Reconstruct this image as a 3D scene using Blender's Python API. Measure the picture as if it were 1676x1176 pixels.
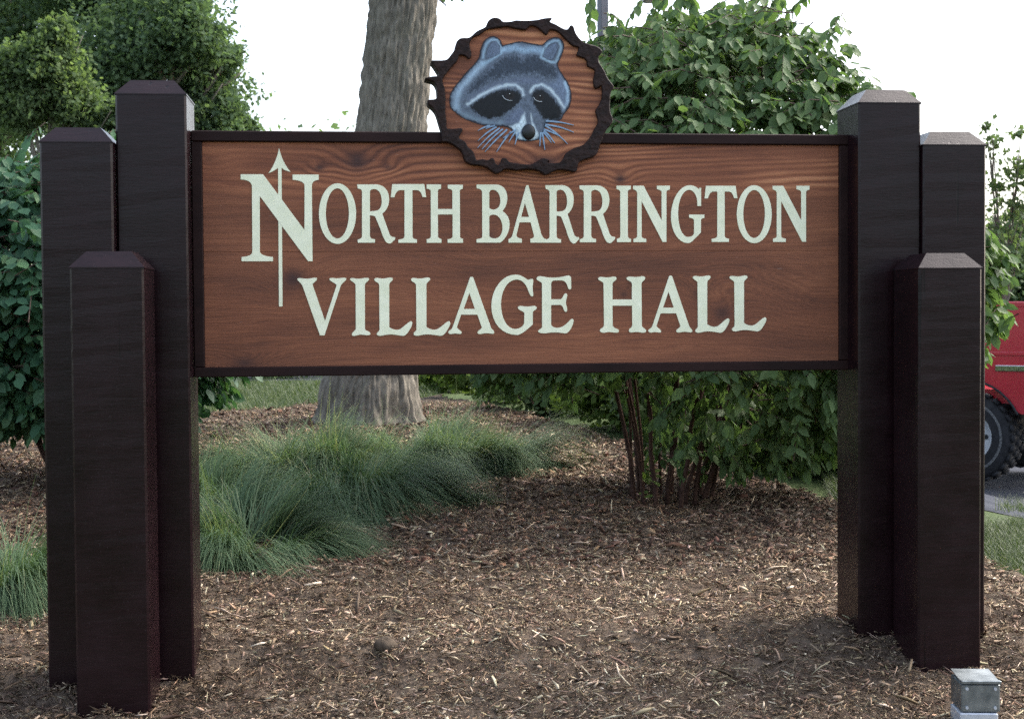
import bpy, math, random
import numpy as np
from mathutils import Matrix, Vector

# ------------------------------------------------------------------ scene, camera, sky, sun, exposure
sc = bpy.context.scene
for o in list(bpy.data.objects):
    bpy.data.objects.remove(o)
COL = sc.collection
RNG = np.random.default_rng(7)

F, CX, CY = 2300.0, 838.0, 588.0          # focal length and centre in photograph pixels
PITCH, ROLL, CAMZ = 0.0310, -0.0072, 1.07
cp_, sp_, cr_, sr_ = math.cos(PITCH), math.sin(PITCH), math.cos(ROLL), math.sin(ROLL)
right0, up0, back0 = Vector((1, 0, 0)), Vector((0, sp_, cp_)), Vector((0, -cp_, sp_))
r_ = right0 * cr_ + up0 * sr_
u_ = right0 * (-sr_) + up0 * cr_
cam = bpy.data.cameras.new('camera')
cam.sensor_width = 36.0
cam.sensor_fit = 'HORIZONTAL'
cam.lens = 36.0 * F / 1676.0
cam.clip_end = 2000
camo = bpy.data.objects.new('camera', cam)
COL.objects.link(camo)
camo.matrix_world = Matrix(((r_.x, u_.x, back0.x, 0), (r_.y, u_.y, back0.y, 0), (r_.z, u_.z, back0.z, CAMZ), (0, 0, 0, 1)))
cam.dof.use_dof = True
cam.dof.focus_distance = 4.4
cam.dof.aperture_fstop = 11.0
sc.camera = camo

SUN_AZ, SUN_EL = math.radians(60), math.radians(46)     # compass angle from +Y towards +X
world = bpy.data.worlds.new('World')
sc.world = world
world.use_nodes = True
wn = world.node_tree
wn.nodes.clear()
w_out = wn.nodes.new('ShaderNodeOutputWorld')
w_bg = wn.nodes.new('ShaderNodeBackground')
w_sky = wn.nodes.new('ShaderNodeTexSky')
w_sky.sky_type = 'NISHITA'
w_sky.sun_disc = False
w_sky.sun_elevation = SUN_EL
w_sky.sun_rotation = SUN_AZ
w_sky.air_density = 1.0
w_sky.dust_density = 4.0
w_sky.ozone_density = 1.0
w_hs = wn.nodes.new('ShaderNodeHueSaturation')           # thin overcast: a paler sky everywhere
w_hs.inputs['Saturation'].default_value = 0.70
wn.links.new(w_sky.outputs[0], w_hs.inputs['Color'])
wn.links.new(w_hs.outputs[0], w_bg.inputs['Color'])
w_bg.inputs['Strength'].default_value = 0.12
wn.links.new(w_bg.outputs[0], w_out.inputs['Surface'])

sun = bpy.data.lights.new('sun', 'SUN')
sun.energy = 0.7
sun.angle = math.radians(40)
sun.color = (1.0, 0.96, 0.9)
suno = bpy.data.objects.new('sun', sun)
COL.objects.link(suno)
sd = Vector((math.sin(SUN_AZ) * math.cos(SUN_EL), math.cos(SUN_AZ) * math.cos(SUN_EL), math.sin(SUN_EL)))
suno.rotation_euler = sd.to_track_quat('Z', 'Y').to_euler()

sc.view_settings.view_transform = 'Standard'
sc.view_settings.look = 'None'
sc.view_settings.exposure = 2.3
sc.view_settings.gamma = 1.0
sc.render.engine = 'CYCLES'
sc.cycles.max_bounces = 6
sc.cycles.transparent_max_bounces = 4
sc.cycles.use_denoising = False

# ------------------------------------------------------------------ helpers
def ray(u, v):
    du, dv = u - CX, v - CY
    a = cr_ * du + sr_ * dv
    b = -sr_ * du + cr_ * dv
    yc, zc = 1.0, -b / F
    return np.array([a / F, yc * cp_ + zc * sp_, -yc * sp_ + zc * cp_])

def at(u, v, y):
    """world point seen at photograph pixel (u, v) at distance y"""
    d = ray(u, v)
    return np.array([d[0] / d[1] * y, y, CAMZ + d[2] / d[1] * y])

def hash3(ix, iy, iz, seed):
    h = (ix.astype(np.int64) * 374761393 + iy.astype(np.int64) * 668265263 + iz.astype(np.int64) * 2147483647 + seed * 974711) & 0xffffffff
    h = ((h ^ (h >> 13)) * 1274126177) & 0xffffffff
    h = ((h ^ (h >> 16)) * 2246822519) & 0xffffffff
    return ((h ^ (h >> 15)) & 0xffffff) / float(0xffffff)

def vnoise(x, y, z=None, seed=0):
    x = np.asarray(x, float); y = np.asarray(y, float)
    z = np.zeros_like(x) if z is None else np.asarray(z, float)
    x0, y0, z0 = np.floor(x), np.floor(y), np.floor(z)
    fx, fy, fz = x - x0, y - y0, z - z0
    fx, fy, fz = fx * fx * (3 - 2 * fx), fy * fy * (3 - 2 * fy), fz * fz * (3 - 2 * fz)
    r = 0
    for i in (0, 1):
        for j in (0, 1):
            for k in (0, 1):
                w = (fx if i else 1 - fx) * (fy if j else 1 - fy) * (fz if k else 1 - fz)
                r = r + w * hash3(x0 + i, y0 + j, z0 + k, seed)
    return r

def fbm(x, y, z=None, seed=0, oct=3):
    r, a, s = 0, 0.5, 1.0
    for i in range(oct):
        r = r + a * (vnoise(x * s, y * s, None if z is None else z * s, seed + i * 17) - 0.5)
        a *= 0.5; s *= 2.03
    return r

def sstep(t):
    t = np.clip(t, 0, 1)
    return t * t * (3 - 2 * t)

def mesh_np(name, verts, faces, mat=None, parent=None, smooth=False, attrs=None):
    """faces: (M,3) or (M,4) integer array, or a list of index lists"""
    me = bpy.data.meshes.new(name)
    verts = np.asarray(verts, dtype=np.float32).reshape(-1, 3)
    if isinstance(faces, np.ndarray):
        m, k = faces.shape
        me.vertices.add(len(verts)); me.vertices.foreach_set('co', verts.ravel())
        me.loops.add(m * k); me.loops.foreach_set('vertex_index', faces.astype(np.int32).ravel())
        me.polygons.add(m); me.polygons.foreach_set('loop_start', np.arange(0, m * k, k, dtype=np.int32))
        me.polygons.foreach_set('loop_total', np.full(m, k, dtype=np.int32))
        me.update(calc_edges=True)
    else:
        me.from_pydata([tuple(v) for v in verts], [], faces)
        me.update()
    if smooth:
        me.polygons.foreach_set('use_smooth', np.ones(len(me.polygons), dtype=bool))
    for an, arr in (attrs or {}).items():
        arr = np.asarray(arr, dtype=np.float32)
        if arr.ndim == 1:
            a = me.attributes.new(an, 'FLOAT', 'POINT'); a.data.foreach_set('value', arr)
        else:
            if arr.shape[1] == 3:
                arr = np.concatenate([arr, np.ones((len(arr), 1), np.float32)], 1)
            a = me.attributes.new(an, 'FLOAT_COLOR', 'POINT'); a.data.foreach_set('color', arr.ravel())
    ob = bpy.data.objects.new(name, me)
    COL.objects.link(ob)
    if mat: me.materials.append(mat)
    if parent: ob.parent = parent
    return ob

def tag(o, label, cat, group=None):
    o['label'] = label; o['category'] = cat
    if group: o['group'] = group
    return o

def empty(name, loc=(0, 0, 0), rz=0.0):
    o = bpy.data.objects.new(name, None)
    o.location = loc; o.rotation_euler = (0, 0, rz)
    o.empty_display_size = 0.1
    COL.objects.link(o)
    return o

class MB:
    """collects boxes, tubes and prisms into one mesh"""
    def __init__(s): s.v = []; s.f = []
    def add(s, v, f):
        b = len(s.v); s.v += [tuple(map(float, p)) for p in v]; s.f += [[i + b for i in q] for q in f]; return s
    def box(s, lo, hi, ch=0.0):
        x0, y0, z0 = lo; x1, y1, z1 = hi
        if ch <= 0:
            v = [(x0,y0,z0),(x1,y0,z0),(x1,y1,z0),(x0,y1,z0),(x0,y0,z1),(x1,y0,z1),(x1,y1,z1),(x0,y1,z1)]
            return s.add(v, [[0,3,2,1],[4,5,6,7],[0,1,5,4],[1,2,6,5],[2,3,7,6],[3,0,4,7]])
        c = ch
        def ring(d, z): return [(x0+c+d,y0+d,z),(x1-c-d,y0+d,z),(x1-d,y0+c+d,z),(x1-d,y1-c-d,z),(x1-c-d,y1-d,z),(x0+c+d,y1-d,z),(x0+d,y1-c-d,z),(x0+d,y0+c+d,z)]
        v = ring(c, z0) + ring(0, z0 + c) + ring(0, z1 - c) + ring(c, z1)
        f = [[7,6,5,4,3,2,1,0], [24+i for i in range(8)]]
        for l in range(3):
            for i in range(8):
                j = (i + 1) % 8
                f.append([l*8+i, l*8+j, l*8+8+j, l*8+8+i])
        return s.add(v, f)
    def tube(s, pts, rad, n=8, cap=True):
        v, f = tube_np(pts, rad, n, cap)
        return s.add(v, f)
    def lathe_x(s, prof, n=32, c=(0,0,0)):
        """profile of (x, r) turned round the x axis"""
        v = []
        for (x, r) in prof:
            for k in range(n):
                a = 2*math.pi*k/n
                v.append((c[0]+x, c[1]+r*math.cos(a), c[2]+r*math.sin(a)))
        f = []
        for i in range(len(prof)-1):
            for k in range(n):
                j = (k+1) % n
                f.append([i*n+k, i*n+j, (i+1)*n+j, (i+1)*n+k])
        return s.add(v, f)
    def build(s, name, mat, parent=None, smooth=False):
        return mesh_np(name, np.array(s.v), s.f, mat, parent, smooth)

def tube_np(pts, rad, n=8, cap=True):
    pts = np.asarray(pts, float); m = len(pts)
    rad = np.broadcast_to(np.asarray(rad, float), (m,))
    t = np.gradient(pts, axis=0)
    t /= np.linalg.norm(t, axis=1)[:, None] + 1e-9
    ref = np.array([0.31, 0.95, 0.05]) if abs(t[:, 2]).mean() > 0.5 else np.array([0, 0, 1.0])
    a = np.cross(t, ref); a /= np.linalg.norm(a, axis=1)[:, None] + 1e-9
    b = np.cross(t, a)
    ang = np.arange(n) * 2 * np.pi / n
    ring = pts[:, None, :] + rad[:, None, None] * (np.cos(ang)[None, :, None] * a[:, None, :] + np.sin(ang)[None, :, None] * b[:, None, :])
    f = []
    for i in range(m - 1):
        for k in range(n):
            j = (k + 1) % n
            f.append([i*n+k, i*n+j, (i+1)*n+j, (i+1)*n+k])
    if cap:
        f.append(list(range(n))[::-1]); f.append([(m-1)*n+k for k in range(n)])
    return ring.reshape(-1, 3), f

# ------------------------------------------------------------------ materials
class N:
    """small wrapper to write node trees"""
    def __init__(s, name):
        s.m = bpy.data.materials.new(name); s.m.use_nodes = True
        s.t = s.m.node_tree; s.t.nodes.clear()
        s.out = s.t.nodes.new('ShaderNodeOutputMaterial')
    def n(s, typ, **kw):
        nd = s.t.nodes.new('ShaderNode' + typ)
        for k, v in kw.items():
            if k.startswith('i_'):
                s.put(nd, k[2:].replace('_', ' '), v)
            else: setattr(nd, k, v)
        return nd
    def put(s, nd, key, v):
        sock = nd.inputs[int(key)] if key.isdigit() else nd.inputs[key]
        if isinstance(v, bpy.types.NodeSocket): s.t.links.new(v, sock)
        elif isinstance(v, (tuple, list)) and len(v) == 3 and sock.type == 'RGBA': sock.default_value = (*v, 1)
        else: sock.default_value = v
    def math(s, op, a, b=None, c=None, clamp=False):
        nd = s.t.nodes.new('ShaderNodeMath'); nd.operation = op; nd.use_clamp = clamp
        for i, x in enumerate((a, b, c)):
            if x is not None: s.put(nd, str(i), x)
        return nd.outputs[0]
    def mix(s, fac, a, b, mode='MIX'):
        nd = s.t.nodes.new('ShaderNodeMix'); nd.data_type = 'RGBA'; nd.blend_type = mode
        s.put(nd, '0', fac)
        for i, x in ((6, a), (7, b)):
            if isinstance(x, bpy.types.NodeSocket): s.t.links.new(x, nd.inputs[i])
            else: nd.inputs[i].default_value = (*x, 1)
        return nd.outputs[2]
    def ramp(s, fac, stops):
        nd = s.t.nodes.new('ShaderNodeValToRGB'); s.t.links.new(fac, nd.inputs[0])
        e = nd.color_ramp.elements
        while len(e) < len(stops): e.new(0.5)
        for i, (p, c) in enumerate(stops):
            e[i].position = p; e[i].color = (*c, 1) if len(c) == 3 else c
        return nd.outputs[0]
    def coords(s, scale=(1, 1, 1), kind='Object', loc=(0, 0, 0)):
        tc = s.n('TexCoord'); mp = s.n('Mapping')
        s.t.links.new(tc.outputs[kind], mp.inputs[0])
        mp.inputs['Scale'].default_value = scale; mp.inputs['Location'].default_value = loc
        return mp.outputs[0]
    def noise(s, vec, scale, detail=3.0, rough=0.55, dist=0.0):
        nd = s.n('TexNoise'); s.t.links.new(vec, nd.inputs['Vector'])
        nd.inputs['Scale'].default_value = scale; nd.inputs['Detail'].default_value = detail
        nd.inputs['Roughness'].default_value = rough; nd.inputs['Distortion'].default_value = dist
        return nd.outputs[0]
    def bump(s, h, strength, dist, nrm=None):
        nd = s.n('Bump'); s.t.links.new(h, nd.inputs['Height'])
        nd.inputs['Strength'].default_value = strength; nd.inputs['Distance'].default_value = dist
        if nrm: s.t.links.new(nrm, nd.inputs['Normal'])
        return nd.outputs[0]
    def principled(s, col, rough=0.6, nrm=None, spec=0.5, metal=0.0, **kw):
        p = s.n('BsdfPrincipled'); s.put(p, 'Base Color', col); s.put(p, 'Roughness', rough)
        p.inputs['Specular IOR Level'].default_value = spec; p.inputs['Metallic'].default_value = metal
        if nrm: s.t.links.new(nrm, p.inputs['Normal'])
        for k, v in kw.items(): s.put(p, k.replace('_', ' '), v)
        return p
    def done(s, shader):
        s.t.links.new(shader.outputs[0], s.out.inputs[0]); return s.m

def noisy(name, c1, c2, scale=8.0, rough=0.7, bump=0.2, bdist=0.002, bscale=None, spec=0.4, metal=0.0, stretch=(1, 1, 1), **kw):
    m = N(name); v = m.coords(stretch)
    n1 = m.noise(v, scale, 4)
    col = m.ramp(n1, [(0.3, c1), (0.7, c2)])
    nr = m.bump(m.noise(v, bscale or scale * 4, 3), bump, bdist) if bump else None
    return m.done(m.principled(col, rough, nr, spec, metal, **kw))

def leafy(name, dark, mid, light, rough=0.45, trans=0.35, spec=0.4):
    m = N(name)
    a = m.n('Attribute', attribute_name='var')
    col = m.ramp(a.outputs['Fac'], [(0.0, dark), (0.5, mid), (1.0, light)])
    p = m.principled(col, rough, None, spec)
    t = m.n('BsdfTranslucent'); m.t.links.new(m.mix(1.0, col, (1.0, 1.1, 0.55), 'MULTIPLY'), t.inputs['Color'])
    mx = m.n('MixShader'); mx.inputs[0].default_value = trans
    m.t.links.new(p.outputs[0], mx.inputs[1]); m.t.links.new(t.outputs[0], mx.inputs[2])
    return m.done(mx)

def vcol(name, rough=0.8, spec=0.25, bump=0.0, bscale=60.0, bdist=0.001):
    m = N(name)
    a = m.n('Attribute', attribute_name='col')
    nr = m.bump(m.noise(m.coords(), bscale, 3), bump, bdist) if bump else None
    return m.done(m.principled(a.outputs['Color'], rough, nr, spec))

# ------------------------------------------------------------------ terrain
def ground_z(x, y):
    x = np.asarray(x, float); y = np.asarray(y, float)
    near = 0.02 + 0.17 * (y - 4.5)
    far = 0.02 + 0.021 * (np.minimum(y, 13.0) - 4.5)
    zl = np.where(y < 4.5, np.maximum(near, -0.42), far)
    zr = np.where(y < 5.0, zl, np.maximum(0.03 - 0.078 * (y - 5.0), -0.55))
    t = sstep((x - 0.15 * y - 0.6) / 2.0)
    t2 = sstep((y - 14.0) / 6.0) * sstep((x + 1.0) / 3.0)
    t = np.maximum(t, t2)
    return zl * (1 - t) + zr * t

def bed_z(x, y):
    """height of the mulched bed: the ground plus lumps and clods"""
    z = ground_z(x, y) + 0.012
    z = z + 0.045 * fbm(x * 2.1, y * 2.1, seed=3) + 0.05 * fbm(x * 7.0, y * 7.0, seed=9)
    band = np.exp(-((y - 4.47 - 0.08 * np.sin(x * 2.3)) / 0.09) ** 2) * (0.4 + 0.6 * vnoise(x * 6, y * 6, seed=5))
    z = z + 0.035 * band
    z = z + 0.055 * np.maximum(0, vnoise(x * 13, y * 13, seed=21) - 0.55)
    return z

def on_ground(u, v):
    d = ray(u, v)
    ys = np.linspace(2.5, 60, 12000)
    z = CAMZ + d[2] / d[1] * ys
    g = ground_z(d[0] / d[1] * ys, ys)
    k = np.argmax(z < g)
    return np.array([d[0] / d[1] * ys[k], ys[k], g[k]])

def inside(px, py, poly):
    c = np.zeros(px.shape, bool); n = len(poly); j = n - 1
    for i in range(n):
        xi, yi = poly[i]; xj, yj = poly[j]
        hit = ((yi > py) != (yj > py)) & (px < (xj - xi) * (py - yi) / (yj - yi + 1e-12) + xi)
        c ^= hit; j = i
    return c

def drape(name, x0, x1, y0, y1, step, zfun, mat, poly=None, kind='structure'):
    nx, ny = int((x1 - x0) / step) + 1, int((y1 - y0) / step) + 1
    X, Y = np.meshgrid(np.linspace(x0, x1, nx), np.linspace(y0, y1, ny))
    Z = zfun(X, Y)
    idx = np.arange(nx * ny).reshape(ny, nx)
    f = np.stack([idx[:-1, :-1], idx[:-1, 1:], idx[1:, 1:], idx[1:, :-1]], -1).reshape(-1, 4)
    if poly is not None:
        cx = (X[:-1, :-1] + X[1:, 1:]).ravel() / 2; cy = (Y[:-1, :-1] + Y[1:, 1:]).ravel() / 2
        f = f[inside(cx, cy, poly)]
    o = mesh_np(name, np.stack([X, Y, Z], -1).reshape(-1, 3), f, mat, smooth=True)
    o['kind'] = kind
    return o

m_lawn = noisy('lawn_soil', (0.035, 0.055, 0.020), (0.07, 0.095, 0.04), 3.0, 0.95, 0.6, 0.02, 60.0, 0.1)
m_bed = noisy('bed_soil', (0.060, 0.043, 0.032), (0.150, 0.115, 0.085), 9.0, 0.95, 0.8, 0.012, 70.0, 0.1)
m_asphalt = noisy('asphalt', (0.030, 0.034, 0.044), (0.055, 0.060, 0.074), 2.0, 0.95, 0.5, 0.004, 160.0, 0.08)
m_mulch = vcol('wood_mulch', 0.85, 0.2)
m_litter = vcol('dead_leaves', 0.8, 0.2)

# one sheet to the horizon, fine near the camera
gx = np.concatenate([-np.geomspace(400, 14, 14), np.linspace(-12, 14, 131), np.geomspace(16, 400, 14)])
gy = np.concatenate([np.linspace(-30, 2, 12), np.linspace(2.4, 30, 139), np.geomspace(33, 900, 18)])
GX, GY = np.meshgrid(gx, gy)
gi = np.arange(GX.size).reshape(GX.shape)
gf = np.stack([gi[:-1, :-1], gi[:-1, 1:], gi[1:, 1:], gi[1:, :-1]], -1).reshape(-1, 4)
g_o = mesh_np('ground', np.stack([GX, GY, ground_z(GX, GY) - 0.03], -1).reshape(-1, 3), gf, m_lawn, smooth=True)
g_o['kind'] = 'structure'

BED = [(-7, 1.0), (6, 1.0), (4.0, 4.6), tuple(on_ground(1690, 958)[:2]), tuple(on_ground(1600, 925)[:2]),
       tuple(on_ground(1450, 875)[:2]), tuple(on_ground(1376, 832)[:2]), (1.34, 8.6), (0.74, 10.3), (0.08, 12.6), (-0.75, 15.0), (-1.5, 15.0), (-2.1, 13.4),
       (-3.1, 12.6), (-4.5, 12.5), (-7, 13.0)]
drape('mulch_bed', -7, 6, 1.0, 15.0, 0.06, bed_z, m_bed, BED)
LOT = [tuple(on_ground(1560, 872)[:2]), tuple(on_ground(1690, 852)[:2]), (9, 9.5), (30, 12), (30, 27), (-40, 27), (-40, 20), (-3, 20), (1.5, 19), (3.0, 15.0)]
drape('parking_lot', -40, 30, 8, 28, 0.2, lambda x, y: ground_z(x, y) - 0.025, m_asphalt, LOT)

# ------------------------------------------------------------------ the sign
YAW, D0 = 0.1064, 4.321
SL, SR = -0.9734, 1.108           # inner faces of the tall posts, along the sign
Z_TOP, Z_BOT, PN = CAMZ + 0.5737, CAMZ - 0.182, 0.1028
cy_, sy_ = math.cos(YAW), math.sin(YAW)
sign = empty('village_sign', (0, D0, 0), YAW)
tag(sign, 'carved wooden village hall sign with six dark brown posts and raccoon plaque', 'sign')

def P2S(u, v, n):
    """photograph pixel -> (s, z) on the sign's plane at depth n behind the post fronts"""
    d = ray(u, v)
    # point = t*d + cam ; local n = -(x)*sin + (y-D0)*cos
    t = (n + D0 * cy_) / (-d[0] * sy_ + d[1] * cy_)
    x, y, z = t * d[0], t * d[1], CAMZ + t * d[2]
    return (x * cy_ + (y - D0) * sy_, z)

def post_material():
    m = N('dark_stain')
    v = m.coords((1.2, 1.2, 9.0)); v2 = m.coords((1, 1, 1))
    saw = m.noise(v, 16, 4, 0.7, 0.6)
    fine = m.noise(v2, 260, 2)
    blot = m.noise(v2, 7, 3)
    col = m.ramp(m.math('ADD', m.math('MULTIPLY', saw, 0.6), m.math('MULTIPLY', blot, 0.4)), [(0.30, (0.0048, 0.0018, 0.0024)), (0.74, (0.0170, 0.0068, 0.0088))])
    spk = m.math('GREATER_THAN', m.noise(v2, 150, 2), 0.70)
    col = m.mix(m.math('MULTIPLY', spk, 0.15), col, (0.09, 0.07, 0.08))
    crk = m.noise(m.coords((30.0, 30.0, 0.55)), 1.0, 3, 0.6, 0.25)
    crk = m.ramp(crk, [(0.655, (0, 0, 0)), (0.69, (1, 1, 1))])
    crk = m.math('MULTIPLY', crk, m.math('GREATER_THAN', m.noise(m.coords((3.0, 3.0, 1.3), loc=(4, 1, 2)), 1.0, 2), 0.50))
    col = m.mix(m.math('MULTIPLY', crk, 0.8), col, (0.002, 0.001, 0.0015))
    grain = m.noise(m.coords((60.0, 60.0, 2.5)), 1.0, 3, 0.6)
    h_ = m.math('ADD', m.math('ADD', saw, m.math('MULTIPLY', fine, 0.5)), m.math('MULTIPLY', grain, 0.6))
    nr = m.bump(m.math('SUBTRACT', h_, m.math('MULTIPLY', crk, 2.0)), 0.18, 0.002)
    rough = m.math('ADD', m.math('MULTIPLY', blot, 0.22), 0.16)
    return m.done(m.principled(col, rough, nr, 0.22))
m_post = post_material()
m_edge = noisy('worn_edge', (0.10, 0.075, 0.06), (0.22, 0.17, 0.14), 40, 0.8, 0.3)

def post(u0, u1, vc, n0, dep=0.205, inset=0.041, rise=0.048):
    """u0,u1: edges of the front face in the photo at the cap line vc; n0: front plane"""
    s0, zc = P2S(u0, vc, n0); s1, _ = P2S(u1, vc, n0)
    c = 0.006
    mb = MB()
    zb = -0.35
    def ring(d, z): return [(s0+c+d,n0+d,z),(s1-c-d,n0+d,z),(s1-d,n0+c+d,z),(s1-d,n0+dep-c-d,z),(s1-c-d,n0+dep-d,z),(s0+c+d,n0+dep-d,z),(s0+d,n0+dep-c-d,z),(s0+d,n0+c+d,z)]
    v = ring(0, zb); nz = 70
    zs = np.linspace(zb, zc - 0.002, nz)
    v = []
    for k, z in enumerate(zs):
        for (a, b, zz) in ring(0, z):
            j = 0.0006
            v.append((a + j * (RNG.random() - .5), b + j * (RNG.random() - .5), zz))
    f = []
    for l in range(nz - 1):
        for i in range(8):
            j = (i + 1) % 8
            f.append([l*8+i, l*8+j, l*8+8+j, l*8+8+i])
    f.append([8*(nz-1)+i for i in range(8)])
    mb.add(v, f)
    p = mb.build('post', m_post, sign)
    # sloped cap
    o = 0.0018
    a0, a1, b0, b1 = s0 - o, s1 + o, n0 - o, n0 + dep + o
    zl = zc - 0.0015; zl2 = zc + 0.0025; zt = zc + rise; i = inset
    vv = [(a0,b0,zl),(a1,b0,zl),(a1,b1,zl),(a0,b1,zl),(a0,b0,zl2),(a1,b0,zl2),(a1,b1,zl2),(a0,b1,zl2),
          (a0+i,b0+i,zt),(a1-i,b0+i,zt),(a1-i,b1-i,zt),(a0+i,b1-i,zt)]
    ff = [[0,3,2,1],[8,9,10,11]] + [[k, (k+1)%4, 4+(k+1)%4, 4+k] for k in range(4)] + [[4+k, 4+(k+1)%4, 8+(k+1)%4, 8+k] for k in range(4)]
    MB().add(vv, ff).build('cap', m_post, p)
    return p
post(188.0, 304.5, 154.0, 0.0)
post(64.0, 183.5, 232.5, -0.05)
post(113.5, 235.0, 438.5, -0.258)
post(1405.5, 1507.6, 168.5, 0.0)
post(1511.5, 1614.6, 237.5, -0.02)
post(1504.0, 1607.6, 439.5, -0.228)

# panel: backing, two boards, four rails
m_rail = noisy('rail_stain', (0.010, 0.0040, 0.0038), (0.021, 0.0086, 0.0078), 14, 0.6, 0.3, 0.002, 90, 0.15, stretch=(0.3, 1, 1))
FR = 0.0335
zj = P2S(850, 411, PN + 0.012)[1]
backing = MB().box((SL + 0.002, PN + 0.030, Z_BOT + 0.004), (SR - 0.002, PN + 0.050, Z_TOP - 0.004)).build('panel', m_rail, sign)

def wood_material():
    m = N('stained_cedar')
    tc = m.n('TexCoord'); P = tc.outputs['Object']
    sep = m.n('SeparateXYZ'); m.t.links.new(P, sep.inputs[0])
    X, Z = sep.outputs[0], sep.outputs[2]
    def vec(sx, sz, off=0.0):
        c = m.n('CombineXYZ'); m.put(c, '0', m.math('MULTIPLY', X, sx)); m.put(c, '1', off); m.put(c, '2', m.math('MULTIPLY', Z, sz)); return c.outputs[0]
    wob = m.noise(vec(0.75, 4.0, 2.7), 1.0, 2.0, 0.45, 0.2)
    wob2 = m.noise(vec(3.0, 14.0, 3.1), 1.0, 2.0, 0.5)
    field = m.math('ADD', m.math('MULTIPLY', Z, 5.2), m.math('MULTIPLY', wob, 0.85))
    field = m.math('ADD', field, m.math('MULTIPLY', wob2, 0.13))
    field = m.math('ADD', field, m.math('MULTIPLY', m.noise(vec(5.0, 42.0, 6.6), 1.0, 2.0, 0.5), 0.05))
    kdark = None
    n = PN + 0.012
    for (u, v, rx, rz, amp, dk) in [(585, 265, 0.034, 0.026, 0.85, 0.9), (523, 275, 0.016, 0.010, 0.35, 0.8), (635, 274, 0.016, 0.009, 0.3, 0.7),
                                    (1015, 293, 0.018, 0.015, 0.45, 0.9), (342, 262, 0.03, 0.015, 0.4, 0.25), (480, 456, 0.034, 0.030, 0.6, 0.85),
                                    (1182, 512, 0.030, 0.026, 0.7, 0.7), (1143, 482, 0.024, 0.022, 0.5, 0.55), (1021, 482, 0.013, 0.009, 0.3, 0.6),
                                    (400, 594, 0.034, 0.016, 0.4, 0.7), (892, 268, 0.040, 0.024, 0.9, 0.8), (1352, 505, 0.09, 0.05, 0.8, 0.0), (800, 388, 0.02, 0.02, 0.3, 0.5)]:
        s, z = P2S(u, v, n)
        dx = m.math('DIVIDE', m.math('SUBTRACT', X, s), rx); dz = m.math('DIVIDE', m.math('SUBTRACT', Z, z), rz)
        r2 = m.math('ADD', m.math('MULTIPLY', dx, dx), m.math('MULTIPLY', dz, dz))
        wide = m.math('EXPONENT', m.math('MULTIPLY', r2, -0.16))
        field = m.math('ADD', field, m.math('MULTIPLY', wide, amp * 0.40))
        if dk:
            kk = m.math('MULTIPLY', m.math('EXPONENT', m.math('MULTIPLY', r2, -1.0)), dk)
            kdark = kk if kdark is None else m.math('MAXIMUM', kdark, kk)
    # wide rings in the upper part of the top board, fine straight grain below it
    rings = m.math('SINE', m.math('MULTIPLY', field, m.math('ADD', 46.0, m.math('MULTIPLY', m.noise(vec(0.4, 1.5, 20.0), 1.0, 1), 14.0))))
    rings = m.math('ADD', m.math('MULTIPLY', rings, 0.5), 0.5)
    rings = m.math('POWER', rings, 0.8)
    fine = m.math('SINE', m.math('MULTIPLY', m.math('ADD', field, m.math('MULTIPLY', m.noise(vec(2.0, 60.0), 1.0, 2), 0.12)), 210.0))
    fine = m.math('ADD', m.math('MULTIPLY', fine, 0.5), 0.5)
    z_a = P2S(800, 292, n)[1]; z_b = P2S(800, 330, n)[1]
    up = m.n('MapRange'); m.put(up, 'Value', Z); m.put(up, 'From Min', z_b); m.put(up, 'From Max', z_a)
    amt = m.noise(vec(1.3, 4.0, 8.0), 1.0, 2)
    amt2 = m.ramp(m.noise(vec(1.9, 11.0, 31.0), 1.0, 2), [(0.35, (0.12, 0.12, 0.12)), (0.68, (1, 1, 1))])
    wr = m.math('MULTIPLY', m.math('MULTIPLY', m.math('ADD', m.math('MULTIPLY', up.outputs[0], 0.75), 0.25), m.math('ADD', m.math('MULTIPLY', amt, 0.9), 0.25)), amt2, clamp=True)
    wf = m.math('SUBTRACT', 0.55, m.math('MULTIPLY', up.outputs[0], 0.3))
    fib = m.noise(vec(6.0, 260.0, 1.0), 1.0, 3, 0.6)
    tone = m.noise(vec(1.6, 7.0, 5.0), 1.0, 3, 0.55)
    g = m.math('ADD', m.math('MULTIPLY', rings, wr), m.math('MULTIPLY', fine, m.math('MULTIPLY', wf, 0.36)))
    g = m.math('ADD', g, m.math('MULTIPLY', fib, 0.45))
    g = m.math('ADD', g, m.math('MULTIPLY', m.math('SUBTRACT', tone, 0.5), 1.25))
    col = m.ramp(g, [(0.05, (0.080, 0.027, 0.016)), (0.40, (0.182, 0.062, 0.030)), (0.75, (0.295, 0.110, 0.052)), (1.0, (0.43, 0.188, 0.092))])
    dull = m.noise(vec(1.1, 3.2, 12.0), 1.0, 2)
    col = m.mix(m.math('MULTIPLY', m.math('SUBTRACT', 1.0, up.outputs[0]), m.math('MULTIPLY', dull, 0.45)), col, (0.155, 0.066, 0.034))
    col = m.mix(kdark, col, (0.035, 0.017, 0.016))
    pale = m.math('GREATER_THAN', m.noise(vec(28.0, 220.0, 2.0), 1.0, 2), 0.735)
    col = m.mix(m.math('MULTIPLY', pale, 0.5), col, (0.30, 0.20, 0.16))
    nr = m.bump(m.math('ADD', m.math('MULTIPLY', g, 0.8), m.math('MULTIPLY', fib, 0.4)), 0.35, 0.003)
    return m.done(m.principled(col, 0.62, nr, 0.3))
m_wood = wood_material()
MB().box((SL + FR, PN + 0.009, zj + 0.0002), (SR - FR, PN + 0.029, Z_TOP - FR), 0.0004).build('board', m_wood, backing)
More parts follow.
